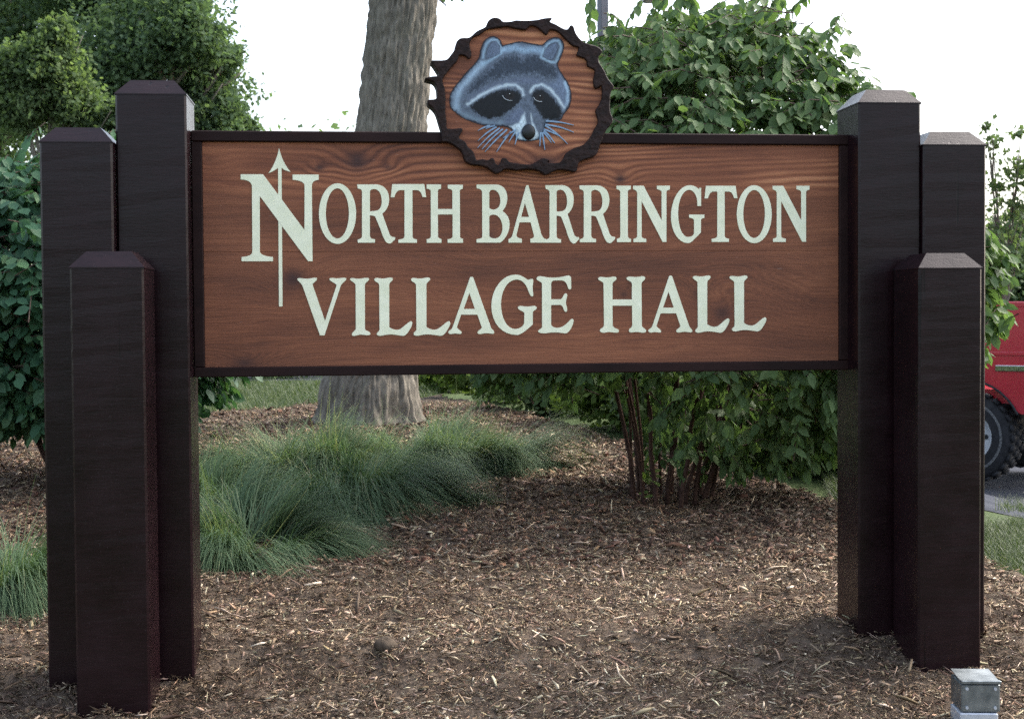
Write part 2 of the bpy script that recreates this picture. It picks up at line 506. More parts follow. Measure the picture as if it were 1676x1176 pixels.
MB().box((SL + FR, PN + 0.0096, Z_BOT + FR * 0.9), (SR - FR, PN + 0.029, zj - 0.0002), 0.0004).build('board', m_wood, backing)
MB().box((SL + 0.001, PN - 0.004, Z_TOP - FR + 0.0005), (SR - 0.001, PN + 0.054, Z_TOP), 0.003).build('rail', m_rail, backing)
MB().box((SL + 0.001, PN - 0.004, Z_BOT), (SR - 0.001, PN + 0.054, Z_BOT + FR * 0.9), 0.003).build('rail', m_rail, backing)
MB().box((SL + 0.0012, PN - 0.003, Z_BOT + FR * 0.9 + 0.001), (SL + FR, PN + 0.053, Z_TOP - FR - 0.0005), 0.003).build('rail', m_rail, backing)
MB().box((SR - FR, PN - 0.003, Z_BOT + FR * 0.9 + 0.001), (SR - 0.0012, PN + 0.053, Z_TOP - FR - 0.0005), 0.003).build('rail', m_rail, backing)

# ---- lettering: outlines with holes, filled and given thickness
def parse(path, ox, oy, k):
    tok = path.replace('M', ' M ').replace('L', ' L ').replace('C', ' C ').replace('Z', ' Z ').split()
    loops, cur, i, cmd = [], [], 0, None
    while i < len(tok):
        if tok[i] in 'MLCZ':
            cmd = tok[i]; i += 1
            if cmd == 'Z': loops.append(cur); cur = []
            continue
        if cmd == 'C':
            p = [np.array([float(tok[i + 2 * q]), float(tok[i + 2 * q + 1])]) for q in range(3)]; i += 6
            p0 = cur[-1]
            for t in np.linspace(0, 1, 9)[1:]:
                cur.append((1-t)**3*p0 + 3*(1-t)**2*t*p[0] + 3*(1-t)*t*t*p[1] + t**3*p[2])
        else:
            cur.append(np.array([float(tok[i]), float(tok[i + 1])])); i += 2
    return [np.array([[ox + q[0] / k, oy + q[1] / k] for q in l]) for l in loops]

def ell(cx, cy, rx, ry, n=48, p=2.0):
    a = np.linspace(0, 2 * np.pi, n, endpoint=False)
    c, s = np.cos(a), np.sin(a)
    return np.stack([cx + rx * np.sign(c) * abs(c) ** (2 / p), cy + ry * np.sign(s) * abs(s) ** (2 / p)], -1)

def fit_box(loops, x0, x1, y0, y1):
    a = np.concatenate(loops); lo, hi = a.min(0), a.max(0)
    return [np.array([x0, y0]) + (l - lo) / (hi - lo) * np.array([x1 - x0, y1 - y0]) for l in loops]

_tmp = None
def filled(name, loops2d, n_front, n_back, mat, parent, bevel=0.0006):
    """loops in sign coordinates (s, z) -> solid between n_front and n_back"""
    cu = bpy.data.curves.new('outline', 'CURVE'); cu.dimensions = '2D'; cu.fill_mode = 'BOTH'
    cu.extrude = max(1e-5, (n_back - n_front) / 2 - bevel); cu.bevel_depth = bevel; cu.bevel_resolution = 1
    cu.offset = -bevel
    for l in loops2d:
        sp = cu.splines.new('POLY'); sp.points.add(len(l) - 1)
        for p, q in zip(sp.points, l): p.co = (q[0], q[1], 0, 1)
        sp.use_cyclic_u = True
    ob = bpy.data.objects.new('outline', cu); COL.objects.link(ob)
    dg = bpy.context.evaluated_depsgraph_get()
    me = bpy.data.meshes.new_from_object(ob.evaluated_get(dg))
    bpy.data.objects.remove(ob); bpy.data.curves.remove(cu)
    co = np.zeros(len(me.vertices) * 3, np.float32); me.vertices.foreach_get('co', co); co = co.reshape(-1, 3)
    mid = (n_front + n_back) / 2
    co = np.stack([co[:, 0], mid - co[:, 2], co[:, 1]], -1)
    me.vertices.foreach_set('co', co.ravel()); me.update()
    me.materials.clear()
    if mat: me.materials.append(mat)
    me.name = name
    o = bpy.data.objects.new(name, me); COL.objects.link(o); o.parent = parent
    return o

def lettering_material():
    m = N('pale_gold_paint')
    v = m.coords()
    n1 = m.noise(v, 30, 4, 0.6); n2 = m.noise(v, 420, 2)
    col = m.ramp(n1, [(0.3, (0.70, 0.72, 0.52)), (0.7, (0.80, 0.81, 0.62))])
    nr = m.bump(m.math('ADD', n2, n1), 0.3, 0.0012)
    return m.done(m.principled(col, 0.42, nr, 0.4))
m_gold = lettering_material()

Z6 = (480, 440, 6.207); Z7 = (720, 440, 6.983); Z8 = (960, 440, 5.406)
Z2 = (590, 290, 9.31); Z3 = (770, 290, 8.82); Z4 = (940, 290, 7.618); Z5 = (1140, 290, 8.38); Z1 = (380, 230, 4.2)
GL = {
 'B': parse('M88 106 L380 106 C470 110 535 190 533 300 C532 390 500 450 462 488 C530 530 568 600 566 690 C562 800 500 900 430 945 L88 945 L88 895 C140 885 165 880 170 860 L168 210 C160 180 130 165 88 162 Z M272 220 C280 190 310 180 330 182 C400 190 432 270 432 350 C430 420 390 466 330 468 C300 466 280 455 272 440 Z M272 570 C280 550 310 540 335 541 C420 545 462 640 462 730 C460 820 420 885 345 884 C310 882 280 870 272 850 Z', *Z3),
 'A': parse('M805 115 L838 115 L1020 810 C1035 850 1050 885 1090 892 L1090 945 L865 945 L865 888 C910 880 925 865 915 835 L868 652 L710 652 L665 835 C665 865 695 882 742 886 L742 945 L548 945 L548 892 C585 882 600 860 608 825 Z M787 375 L845 573 L732 573 Z', *Z3),
 'R': parse('M62 102 L290 102 C390 110 440 190 438 290 C436 370 400 425 358 458 L440 700 C455 735 470 745 500 742 C515 750 512 765 500 780 L460 818 C440 828 415 822 395 795 C370 755 350 700 340 660 L275 500 C265 485 240 480 212 480 L212 730 C215 755 235 768 272 770 L272 812 L68 812 L68 772 C100 768 115 755 118 735 L118 190 C115 165 95 155 68 152 Z M212 185 C225 160 250 158 270 160 C330 170 350 240 350 310 C348 380 325 420 275 424 L212 430 Z', *Z4),
 'I': parse('M526 106 L705 106 L705 152 C680 158 668 165 668 185 L668 735 C672 758 690 765 708 768 L708 810 L532 810 L532 768 C560 762 573 755 574 735 L572 185 C570 165 555 158 526 150 Z', *Z4),
 'N': parse('M733 106 L865 106 L1090 540 L1088 185 C1085 165 1060 158 1030 150 L1030 106 L1192 106 L1192 155 C1165 160 1152 168 1150 190 L1150 808 L1100 808 L840 300 L840 735 C842 760 870 765 898 768 L898 810 L738 810 L738 768 C765 764 783 755 784 735 L784 195 C780 170 760 160 733 152 Z', *Z4),
 'G': parse('M1555 150 L1562 132 L1582 132 L1582 360 L1535 360 L1532 290 C1520 210 1480 160 1430 158 C1350 165 1295 290 1295 450 C1297 620 1345 745 1420 746 C1455 744 1480 730 1493 705 L1493 540 C1488 515 1465 510 1432 505 L1432 466 L1622 466 L1622 508 C1595 512 1582 520 1580 540 L1580 690 L1470 800 C1450 818 1430 822 1410 822 C1290 815 1205 670 1205 490 C1205 280 1310 100 1440 100 C1490 100 1530 125 1555 150 Z', *Z4),
 'T': parse('M130 118 L537 118 L563 290 L515 290 C500 230 480 200 440 198 L388 198 L388 810 C395 835 415 840 445 842 L445 888 L208 888 L208 845 C250 840 280 835 285 805 L285 198 L235 198 C195 200 170 235 158 292 L110 292 Z', *Z5),
 'O': [ell(0, 0, 240, 398), ell(-2, -3, 148, 328)],
 'H': parse('M1008 110 L1228 110 L1228 178 C1195 182 1182 190 1180 215 L1180 485 L1400 485 L1400 215 C1398 190 1370 182 1330 176 L1330 115 L1560 115 L1560 178 C1530 184 1516 192 1515 215 L1518 905 C1522 930 1540 935 1563 940 L1563 1000 L1328 1000 L1328 945 C1375 938 1400 930 1403 905 L1403 568 L1180 568 L1182 905 C1190 930 1210 938 1235 942 L1235 1000 L1008 1000 L1008 945 C1050 938 1070 925 1072 900 L1070 215 C1066 190 1045 180 1008 176 Z', *Z2),
 'bigN': parse('M58 232 L212 232 L497 615 L497 310 C495 285 465 275 415 270 L415 234 L595 234 L595 270 C565 275 548 285 548 310 L553 830 L522 830 L190 382 L190 765 C200 790 240 797 280 800 L280 830 L64 830 L64 800 C110 795 135 790 138 765 L135 310 C130 285 105 270 58 268 Z', *Z1),
 'arrow': parse('M322 50 C335 110 365 180 402 215 C375 212 350 200 340 188 L347 1140 L321 1140 L315 188 C300 200 275 218 248 225 C285 180 312 110 322 50 Z', *Z1),
 'v': parse('M40 100 C60 85 90 100 145 100 C190 98 220 80 240 95 C245 115 220 130 195 155 L322 528 L440 165 C430 145 375 130 365 105 C372 85 400 92 440 96 C490 96 520 80 540 98 C540 120 500 140 485 165 L318 675 L270 675 L90 165 C75 140 40 120 40 100 Z', *Z6),
 'i': parse('M575 100 C590 85 620 100 670 100 C715 98 745 80 770 98 C775 125 735 130 728 160 L728 610 C735 635 775 625 785 655 C780 685 745 672 690 668 C645 668 620 690 597 675 C585 645 625 635 635 610 L632 160 C620 130 580 130 575 100 Z', *Z6),
 'l': parse('M822 105 C838 80 870 98 910 98 C955 98 985 75 1010 95 C1020 125 975 130 975 160 L975 590 C1000 610 1050 630 1090 608 C1130 580 1165 540 1195 530 C1215 535 1212 560 1200 585 C1170 640 1150 680 1110 680 C1050 672 1000 660 950 668 C910 672 885 690 852 672 C835 640 880 640 876 610 L872 160 C865 135 825 135 822 105 Z', *Z6),
 'a': parse('M345 95 C355 88 370 88 380 95 L585 670 C595 695 620 700 622 725 C615 755 580 735 530 735 C490 735 455 755 430 735 C420 700 480 695 478 665 L428 523 L243 523 L195 665 C200 690 250 705 250 730 C245 755 210 738 170 738 C140 740 110 758 95 725 C95 700 130 705 145 665 Z M337 275 L400 457 L272 457 Z', *Z7),
 'g': parse('M1005 125 C1025 125 1035 110 1060 115 C1075 125 1062 170 1060 210 C1060 250 1075 290 1065 312 C1045 322 1030 300 1015 265 C990 180 950 122 870 122 C760 130 700 270 698 400 C700 560 765 685 860 686 C910 684 945 660 962 625 L965 505 C955 480 895 475 890 440 C900 410 940 428 1000 430 C1050 430 1085 405 1108 440 C1110 470 1065 470 1062 500 L1062 635 C1010 680 950 740 890 755 C700 760 588 610 588 420 C590 220 720 60 870 65 C930 68 970 100 1005 125 Z', *Z7),
 'e': parse('M1105 105 C1120 70 1170 85 1220 95 C1300 105 1390 95 1440 80 C1470 70 1500 75 1500 110 L1502 220 C1495 240 1475 240 1465 220 C1450 160 1430 132 1380 132 L1310 132 C1285 135 1272 150 1272 170 L1272 347 L1380 347 C1410 335 1410 280 1440 278 C1465 285 1455 320 1445 350 C1438 380 1440 400 1450 430 C1458 460 1458 490 1438 492 C1410 490 1415 420 1380 412 L1272 412 L1272 630 C1275 660 1310 675 1350 672 C1430 668 1470 590 1510 568 C1535 570 1530 600 1522 625 C1500 690 1470 735 1430 738 C1350 722 1270 722 1220 735 C1180 738 1140 738 1122 715 C1120 690 1165 690 1168 660 L1166 165 C1155 140 1100 140 1105 105 Z', *Z7),
 'h': parse('M102 85 C115 58 145 78 185 75 C225 75 250 55 265 80 C270 105 235 105 230 130 L230 270 L402 270 L402 130 C395 105 355 105 353 82 C365 58 400 72 440 72 C480 70 505 52 520 78 C520 105 490 105 487 130 L490 500 C495 525 530 530 530 550 C520 575 480 560 445 558 C415 555 390 575 375 550 C372 520 405 525 405 495 L402 325 L230 325 L232 500 C238 530 290 525 288 550 C280 575 240 560 200 558 C170 558 140 578 118 550 C115 520 155 525 155 495 L150 130 C145 108 105 108 102 85 Z', *Z8),
}
def put_letter(key, box=None, front=PN + 0.0070, name='letter'):
    loops = GL[key]
    if box: loops = fit_box(loops, *box)
    nb = PN + 0.0125
    l2 = [np.array([P2S(u, v, front) for (u, v) in l]) for l in loops]
    return filled(name, l2, front, nb, m_gold, backing)
put_letter('bigN')
put_letter('arrow', None, PN + 0.0076, 'north_arrow')
for key, box in [('O', (521.9, 582.9, 300, 399.3)), ('R', (584.6, 647, 301.8, 398.6)), ('T', (639.4, 697.7, 301.3, 397.4)), ('H', None),
                 ('B', None), ('A', None), ('R', (892.5, 948, 303, 398.6)), ('R', None), ('I', None), ('N', None), ('G', None), ('T', None),
                 ('O', (1206, 1263.3, 303.1, 398.1)), ('N', (1264.7, 1325, 304.1, 396)),
                 ('v', None), ('i', None), ('l', None), ('l', (672.5, 737, 454, 549.5)), ('a', None), ('g', None), ('e', None), ('h', None),
                 ('a', (1061.0, 1133.3, 451, 544.3)), ('l', (1133.9, 1194, 450.7, 544.5)), ('l', (1194, 1254.5, 450.7, 542.2))]:
    put_letter(key, box)

# ---- plaque: a slice of log with a bark rim, and the painted raccoon
OUT = [(722.7,214.9),(718.6,200),(713.8,184.5),(707.9,176.2),(701.3,170.2),(699.5,165.5),(701.9,163),(712.6,161.9),(715.6,157),(715.6,151),(714.4,141.4),(710.2,134.3),(704.3,131.3),(696,129),(697.1,127.1),(707.9,124.8),(718.6,123.6),(715.6,115.2),(709,105.1),(706,101),(707.9,98.6),(729.3,98),(737.6,90.2),(744.8,79.5),(747.1,68.8),(754.3,62.3),(768.6,61),(780.5,51),(794.8,43.8),(798.3,35.5),(804.3,30.1),(811.4,28.6),(818.6,30.7),(824.5,35.5),(837.6,34.9),(844.8,33.1),(860,33.7),(878.6,32.5),(889.3,30.1),(901.2,28.9),(903.6,30.7),(900.6,35.5),(909.5,39.6),(923.8,47.4),(931,46.8),(933.3,42),(935.7,41.2),(939.3,43.8),(942.3,53.3),(950,64),(960.7,71.2),(975,74.8),(984.5,80.7),(985.7,85.5),(980.4,92.6),(981,102.1),(989.3,115.2),(995.2,128.3),(1004.8,141.4),(1000.5,150),(998.8,161.9),(998.8,181),(1003.5,196.4),(997.6,207.1),(991.7,214.3),(986.9,226.2),(982.1,238.1),(978.6,248.8),(972.6,256),(957.1,260.7),(947.6,266.7),(945.2,276.2),(941.7,281),(926.2,278),(911.9,278),(897.6,284.5),(891.7,285.7),(883.3,279.8),(867.9,276.8),(850,278),(844.8,278.6),(828.1,276.2),(818.6,282.1),(812.6,283.9),(806.7,281),(797.1,273.8),(782.9,270.2),(771,269),(761.4,263.1),(757.9,253.6),(754.3,246.4),(742.4,236.9),(731.7,232.1),(723.3,231)]
INN = [(768.6,72.4),(772.1,90.2),(767.4,96.2),(761.4,91.4),(751.9,90.2),(748.3,99.8),(737.6,111.7),(726.9,126),(724.5,134.3),(728.1,145),(729.3,160),(729.3,185.7),(731,197.6),(731.7,209.5),(742.4,210.7),(754.3,209.5),(757.3,213.1),(753.1,221.4),(751.9,226.2),(761.4,232.1),(766.2,240.5),(774.5,247.6),(778.1,257.1),(780.5,261.9),(790,260.1),(798.3,261.9),(805.5,258.3),(809,260.7),(811.4,267.9),(816.2,269.6),(819.8,264.3),(822.1,258.9),(829.3,259.5),(834,264.9),(844.8,266.7),(850,267.9),(867.9,269),(878.6,264.3),(888.1,258.9),(897.6,261.3),(896.4,266),(907.1,266.7),(916.7,265.5),(922.6,258.3),(926.2,251.2),(938.1,242.9),(954.8,236.9),(966.7,223.8),(972.6,211.9),(978.6,201.2),(977.4,190.5),(975,181),(982.1,169),(985.7,157.1),(984.5,140.2),(977.4,145),(972.6,141.4),(971.4,129.5),(973.8,115.2),(961.9,108.1),(959.5,97.4),(947.6,92.6),(944,89),(947.6,78.3),(938.1,74.8),(932.1,70),(923.8,61.7),(911.9,51),(900,48.6),(896.4,55.7),(892.9,56.3),(886.9,51),(877.4,43.8),(867.9,42.6),(861.9,48),(856,48.6),(850,47.2),(842.4,46.2),(830.5,43.2),(821,44.4),(809,46.2),(797.1,48.6),(785.2,56.9),(774.5,61.7)]
def smooth_loop(pts, sub=3):
    p = np.array(pts, float); n = len(p); r = []
    for i in range(n):
        a, b, c, d = p[i-1], p[i], p[(i+1) % n], p[(i+2) % n]
        for t in np.arange(sub) / sub:
            r.append(0.5 * ((2*b) + (c-a)*t + (2*a-5*b+4*c-d)*t*t + (3*b-a-3*c+d)*t**3))
    return np.array(r)
m_bark_rim = noisy('carved_bark_stain', (0.008, 0.004, 0.0035), (0.024, 0.011, 0.009), 55, 0.6, 0.9, 0.006, 60, 0.2)
W_FR, R_FR = PN - 0.0075, PN - 0.020
inn = smooth_loop(INN); out = smooth_loop(OUT)
mid = inn + 0.4 * (inn - inn.mean(0)) / (np.linalg.norm(inn - inn.mean(0), axis=1)[:, None]) * 6
plaque = filled('plaque', [np.array([P2S(u, v, W_FR) for u, v in mid])], W_FR, PN + 0.052, m_wood, sign)
rim = filled('bark_rim', [np.array([P2S(u, v, R_FR) for u, v in out]), np.array([P2S(u, v, R_FR) for u, v in inn])], R_FR, PN + 0.057, m_bark_rim, plaque, 0.003)
rim['label'] = 'ragged dark carved bark edge of the plaque'

# raccoon: paint held per vertex on a gently domed relief
KX = 3.92
HEAD = [(415,370),(425,320),(445,270),(480,243),(515,245),(540,265),(556,298),(600,290),(660,275),(700,278),(760,290),(815,295),(850,265),(890,248),(925,255),(945,285),(940,330),(920,380),(905,420),(935,480),(970,530),(990,590),(990,650),(970,700),(945,730),(930,760),(880,775),(830,790),(822,830),(800,880),(760,895),(700,898),(650,885),(640,850),(600,812),(540,802),(470,802),(400,787),(320,757),(260,717),(230,680),(228,620),(245,580),(290,520),(340,460),(380,420)]
def seg_dist(X, Y, pts, closed=False):
    d = np.full(X.shape, 1e9); n = len(pts)
    for i in range(n if closed else n - 1):
        ax, ay = pts[i]; bx, by = pts[(i + 1) % n]
        vx, vy = bx - ax, by - ay
        t = np.clip(((X - ax) * vx + (Y - ay) * vy) / (vx * vx + vy * vy + 1e-9), 0, 1)
        d = np.minimum(d, np.hypot(X - ax - t * vx, Y - ay - t * vy))
    return d
def sdf(X, Y, pts):
    d = seg_dist(X, Y, pts, True)
    return np.where(inside(X, Y, pts), -d, d)
def lin(c): 
    c = np.array(c) / 255.0
    return np.where(c <= 0.04045, c / 12.92, ((c + 0.055) / 1.055) ** 2.4)
gxn, gyn = 270, 232
X, Y = np.meshgrid(np.linspace(212, 1010, gxn), np.linspace(228, 916, gyn))
head_s = [tuple(p) for p in smooth_loop(HEAD, 3)]
sd_h = sdf(X, Y, head_s)
C = np.zeros(X.shape + (3,)) + lin((84, 102, 124))
fur = fbm(X * 0.05, Y * 0.05, seed=40, oct=3); furf = vnoise(X * 0.22, Y * 0.10, seed=41) - 0.5; grit = RNG.random(X.shape) - 0.5
def lay(C, mask, col):
    mask = np.clip(mask, 0, 1)[..., None]; return C * (1 - mask) + lin(col) * mask
soft = lambda d, w: 1 - sstep((d + w) / (2 * w))
jit = fur * 44 + furf * 22 + grit * 16
C = lay(C, soft(seg_dist(X, Y, [(262,690),(262,625),(300,555),(365,480),(430,410)]) - 16 + jit * 1.0, 24) * 0.85, (156, 194, 222))
C = lay(C, soft(seg_dist(X, Y, [(262,690),(300,728),(380,765),(460,785),(560,790)]) - 8 + jit * 1.0, 22) * 0.55, (140, 178, 206))
C = lay(C, soft(seg_dist(X, Y, [(565,320),(640,308),(690,325),(760,320),(810,330)]) - 20 + jit * .6, 20) * 0.75, (132, 178, 212))
C = lay(C, soft(seg_dist(X, Y, [(430,410),(470,395),(540,345),(565,320)]) - 9 + jit * .4, 12) * 0.8, (140, 186, 216))
C = lay(C, soft(sdf(X, Y, [(590,365),(640,352),(690,385),(740,355),(800,372),(850,402),(900,440),(930,505),(900,510),(830,495),(780,472),(720,478),(680,480),(620,482),(540,494),(460,530),(390,580),(340,612),(320,606),(370,535),(440,470),(500,422),(550,385)]) + jit, 26) * 0.85, (34, 50, 68))
C = lay(C, soft(sdf(X, Y, [(600,520),(680,500),(760,505),(830,530),(880,560),(780,545),(700,540),(620,545),(520,565),(430,605),(360,650),(340,640),(430,575),(520,535)]) + jit, 20) * 0.5, (96, 112, 148))
C = lay(C, soft(sdf(X, Y, [(925,470),(960,530),(985,600),(985,650),(955,705),(930,650),(880,580),(850,545),(900,520)]) + jit, 18) * 0.6, (98, 124, 160))
C = lay(C, soft(seg_dist(X, Y, [(960,530),(978,600),(975,650),(955,702)]) - 6 + jit * .6, 12) * 0.85, (158, 204, 236))
C = lay(C, soft(seg_dist(X, Y, [(335,672),(420,612),(500,572),(580,548),(645,546),(682,580),(690,612)]) - 9 + jit * .45, 11) * 0.95, (186, 214, 230))
C = lay(C, soft(seg_dist(X, Y, [(738,592),(758,556),(808,544),(860,572),(910,628),(952,690)]) - 8 + jit * .4, 10) * 0.92, (186, 214, 230))
C = lay(C, soft(sdf(X, Y, [(348,680),(400,644),(470,604),(560,577),(630,577),(678,602),(676,640),(640,682),(590,722),(540,752),(480,762),(420,747),(372,715)]) + jit * .5, 9), (17, 24, 32))
C = lay(C, soft(sdf(X, Y, [(747,602),(770,582),(810,577),(850,602),(890,642),(925,690),(940,735),(920,768),(870,770),(820,765),(782,712),(752,652)]) + jit * .4, 9), (17, 24, 32))
C = lay(C, soft(sdf(X, Y, [(600,735),(670,690),(700,720),(702,770),(670,790),(610,800),(560,790)]) + jit * .5, 18) * 0.6, (96, 116, 152))
C = lay(C, soft(sdf(X, Y, [(700,722),(707,792),(692,820),(672,850),(700,902),(642,895),(640,862),(600,812),(660,790)]) + jit * .35, 9), (192, 220, 234))
C = lay(C, soft(sdf(X, Y, [(740,730),(752,790),(775,830),(790,870),(760,902),(700,905),(765,860),(745,800)]) + jit * .3, 9), (192, 220, 234))
C = lay(C, soft(sdf(X, Y, [(690,880),(725,905),(770,890),(765,900),(690,902)]), 7), (150, 200, 230))
for ear, inner, lo in (([(432,372),(440,325),(456,282),(486,256),(520,258),(545,300),(548,345)], [(452,378),(458,325),(482,278),(516,264),(540,295),(543,342),(500,368)], 0),
                       ([(806,372),(822,322),(850,285),(888,262),(922,266),(934,300),(922,350),(902,400),(870,400),(812,375)], [(818,362),(832,318),(866,284),(908,276),(918,308),(893,362),(876,384),(850,384)], 1)):
    C = lay(C, soft(seg_dist(X, Y, ear) - 7 + jit * .3, 8) * 0.9, (136, 180, 208))
    C = lay(C, soft(sdf(X, Y, inner) + jit * .3, 6) * 0.9, (84, 106, 136))
    C = lay(C, soft(seg_dist(X, Y, inner, True) - 2, 4) * 0.7, (40, 50, 68))
for ex, ey in ((606, 618), (795, 628)):
    C = lay(C, soft(np.hypot((X - ex) / 1.25, Y - ey) - 22, 8) * 0.8, (38, 30, 30))
    C = lay(C, soft(np.hypot(X - ex - 4, Y - ey + 2) - 11, 5), (8, 10, 14))
lum = C.mean(-1, keepdims=True); C = lum + (C - lum) * 0.70
C *= 0.92 * (1 + 0.55 * furf + 0.5 * grit + 0.5 * fur)[..., None]
C = lay(C, sstep((sd_h + 5 + jit * .25) / 9), (34, 32, 40))
keep = sd_h < 10
ki = -np.ones(X.size, int); ids = np.where(keep.ravel())[0]; ki[ids] = np.arange(len(ids))
gi = np.arange(X.size).reshape(X.shape)
q = np.stack([gi[:-1, :-1], gi[:-1, 1:], gi[1:, 1:], gi[1:, :-1]], -1).reshape(-1, 4)
q = ki[q]; q = q[(q >= 0).all(1)]
h_f = W_FR - 0.0016
dome = 0.0055 * (1 - np.exp(-np.maximum(0, -sd_h) / 60.0))
vv = []
for (xx, yy, dd) in zip(X.ravel()[ids], Y.ravel()[ids], dome.ravel()[ids]):
    s, z = P2S(680 + xx / KX, yy / KX, h_f); vv.append((s, h_f - dd, z))
m_paint = vcol('animal_paint', 0.6, 0.3, 0.25, 380, 0.001)
mesh_np('raccoon_head', np.array(vv), q, m_paint, plaque, True, {'col': np.clip(C.reshape(-1, 3)[ids], 0, 1)})

def z1(pts, n): return np.array([P2S(680 + x / KX, y / KX, n) for x, y in pts])
m_nose = noisy('black_paint', (0.004, 0.005, 0.006), (0.012, 0.014, 0.016), 60, 0.4, 0.2, 0.001)
m_white = noisy('white_paint', (0.55, 0.62, 0.66), (0.7, 0.76, 0.8), 60, 0.5, 0.0)
m_whisk = noisy('pale_blue_paint', (0.13, 0.21, 0.33), (0.26, 0.39, 0.52), 90, 0.6, 0.0)
nm = MB()
a = np.linspace(0, 2 * np.pi, 33)[:-1]
cn = P2S(680 + 725 / KX, 848 / KX, h_f); rn = abs(P2S(680 + 770 / KX, 848 / KX, h_f)[0] - cn[0])
nv, nf = [], []
for k, (rr, dd) in enumerate([(1.0, 0.002), (0.95, -0.006), (0.75, -0.010), (0.4, -0.012), (0.05, -0.0125)]):
    for t in a: nv.append((cn[0] + rn * rr * math.cos(t), h_f + dd, cn[1] + rn * 1.12 * rr * math.sin(t)))
for k in range(4):
    for i in range(32): nf.append([k*32+i, k*32+(i+1)%32, k*32+32+(i+1)%32, k*32+32+i])
nf.append([128 + i for i in range(32)])
nm.add(nv, nf).build('nose', m_nose, plaque, True)
def stroke(name, pts, w0, w1, n_f, mat, thick=0.0016):
    p = z1(pts, n_f); k = len(p)
    t = np.gradient(p, axis=0); t /= np.linalg.norm(t, axis=1)[:, None] + 1e-9
    nrm = np.stack([-t[:, 1], t[:, 0]], -1)
    w = np.interp(np.linspace(0, 1, k), [0, 0.4, 1], [w0, max(w0, w1), w1])[:, None] / KX * (rn * KX / 45) / 2
    loop = np.concatenate([p + nrm * w, (p - nrm * w)[::-1]])
    return filled(name, [loop], n_f - thick, n_f + 0.001, mat, plaque, 0.0002)
EYE_F = h_f - 0.0062
for arc in ([(558,614),(568,630),(582,640),(600,645),(620,645)], [(757,624),(768,640),(780,648),(796,653),(812,652)]):
    stroke('eyelid', arc, 1.8, 2.4, EYE_F, m_white, 0.001)
for (ex, ey) in ((604, 603), (800, 616)):
    stroke('eye_glint', [(ex - 2.5, ey), (ex, ey), (ex + 2.5, ey)], 4.5, 4, EYE_F - 0.0004, m_white, 0.001)
for (p0, p1, bend) in [((520,815),(400,905),8),((540,822),(398,950),8),((560,828),(425,960),8),((588,832),(445,975),6),((612,845),(520,975),5),((640,850),(598,915),4),((662,850),(637,930),3),((478,808),(400,840),5),((510,808),(450,828),3),
                       ((835,778),(1015,805),-6),((832,800),(1015,850),-8),((830,806),(975,925),-10),((822,830),(928,878),-4),((822,838),(893,920),-6),((818,848),(872,918),-5),((812,850),(830,965),-6),((803,850),(797,940),-4),((645,835),(560,890),4)]:
    t = np.linspace(0, 1, 7)
    pts = [(p0[0] + (p1[0]-p0[0])*k, p0[1] + (p1[1]-p0[1])*k - abs(bend) * math.sin(math.pi*k)) for k in t]
    stroke('whisker', pts, 10, 3.5, W_FR - 0.0002, m_whisk, 0.0045)

# ------------------------------------------------------------------ galvanised light box by the right-hand posts
bx = at(1574, 1118, 3.80)
box = empty('light_box', (bx[0], bx[1], ground_z(bx[0], bx[1])), math.radians(-3))
tag(box, 'small galvanised metal box on the mulch in front of the posts', 'metal box')
m_galv = noisy('galvanised', (0.11, 0.13, 0.14), (0.26, 0.29, 0.30), 26, 0.42, 0.15, 0.001, 120, 0.5, 0.85)
m_galv2 = noisy('aluminium_plate', (0.42, 0.45, 0.50), (0.55, 0.58, 0.62), 40, 0.5, 0.1, 0.001, 120, 0.5, 0.6)
hb = at(1574, 1113, 3.80)[2] - ground_z(bx[0], bx[1])
MB().box((0, 0, hb - 0.088), (0.104, 0.115, hb - 0.0095), 0.004).build('body', m_galv, box)
for (sx, sz) in ((0.014, 0.022), (0.090, 0.022), (0.014, 0.074), (0.090, 0.074)):
    MB().tube([(sx, 0.001, hb - sz), (sx, -0.003, hb - sz)], 0.0045, 10).build('screw', m_galv2, box)
MB().box((-0.001, -0.004, hb - 0.009), (0.106, 0.012, hb), 0.0015).add([(0.0, 0.0125, hb - 0.005), (0.104, 0.0125, hb - 0.005), (0.104, 0.115, hb + 0.001), (0, 0.115, hb + 0.001), (0.0, 0.0125, hb - 0.003), (0.104, 0.0125, hb - 0.003), (0.104, 0.115, hb + 0.004), (0, 0.115, hb + 0.004)], [[0,3,2,1],[4,5,6,7],[0,1,5,4],[1,2,6,5],[2,3,7,6],[3,0,4,7]]).build('lid', m_galv, box)
MB().box((-0.005, -0.003, -0.08), (0.098, 0.10, hb - 0.089), 0.003).build('base', m_galv2, box)

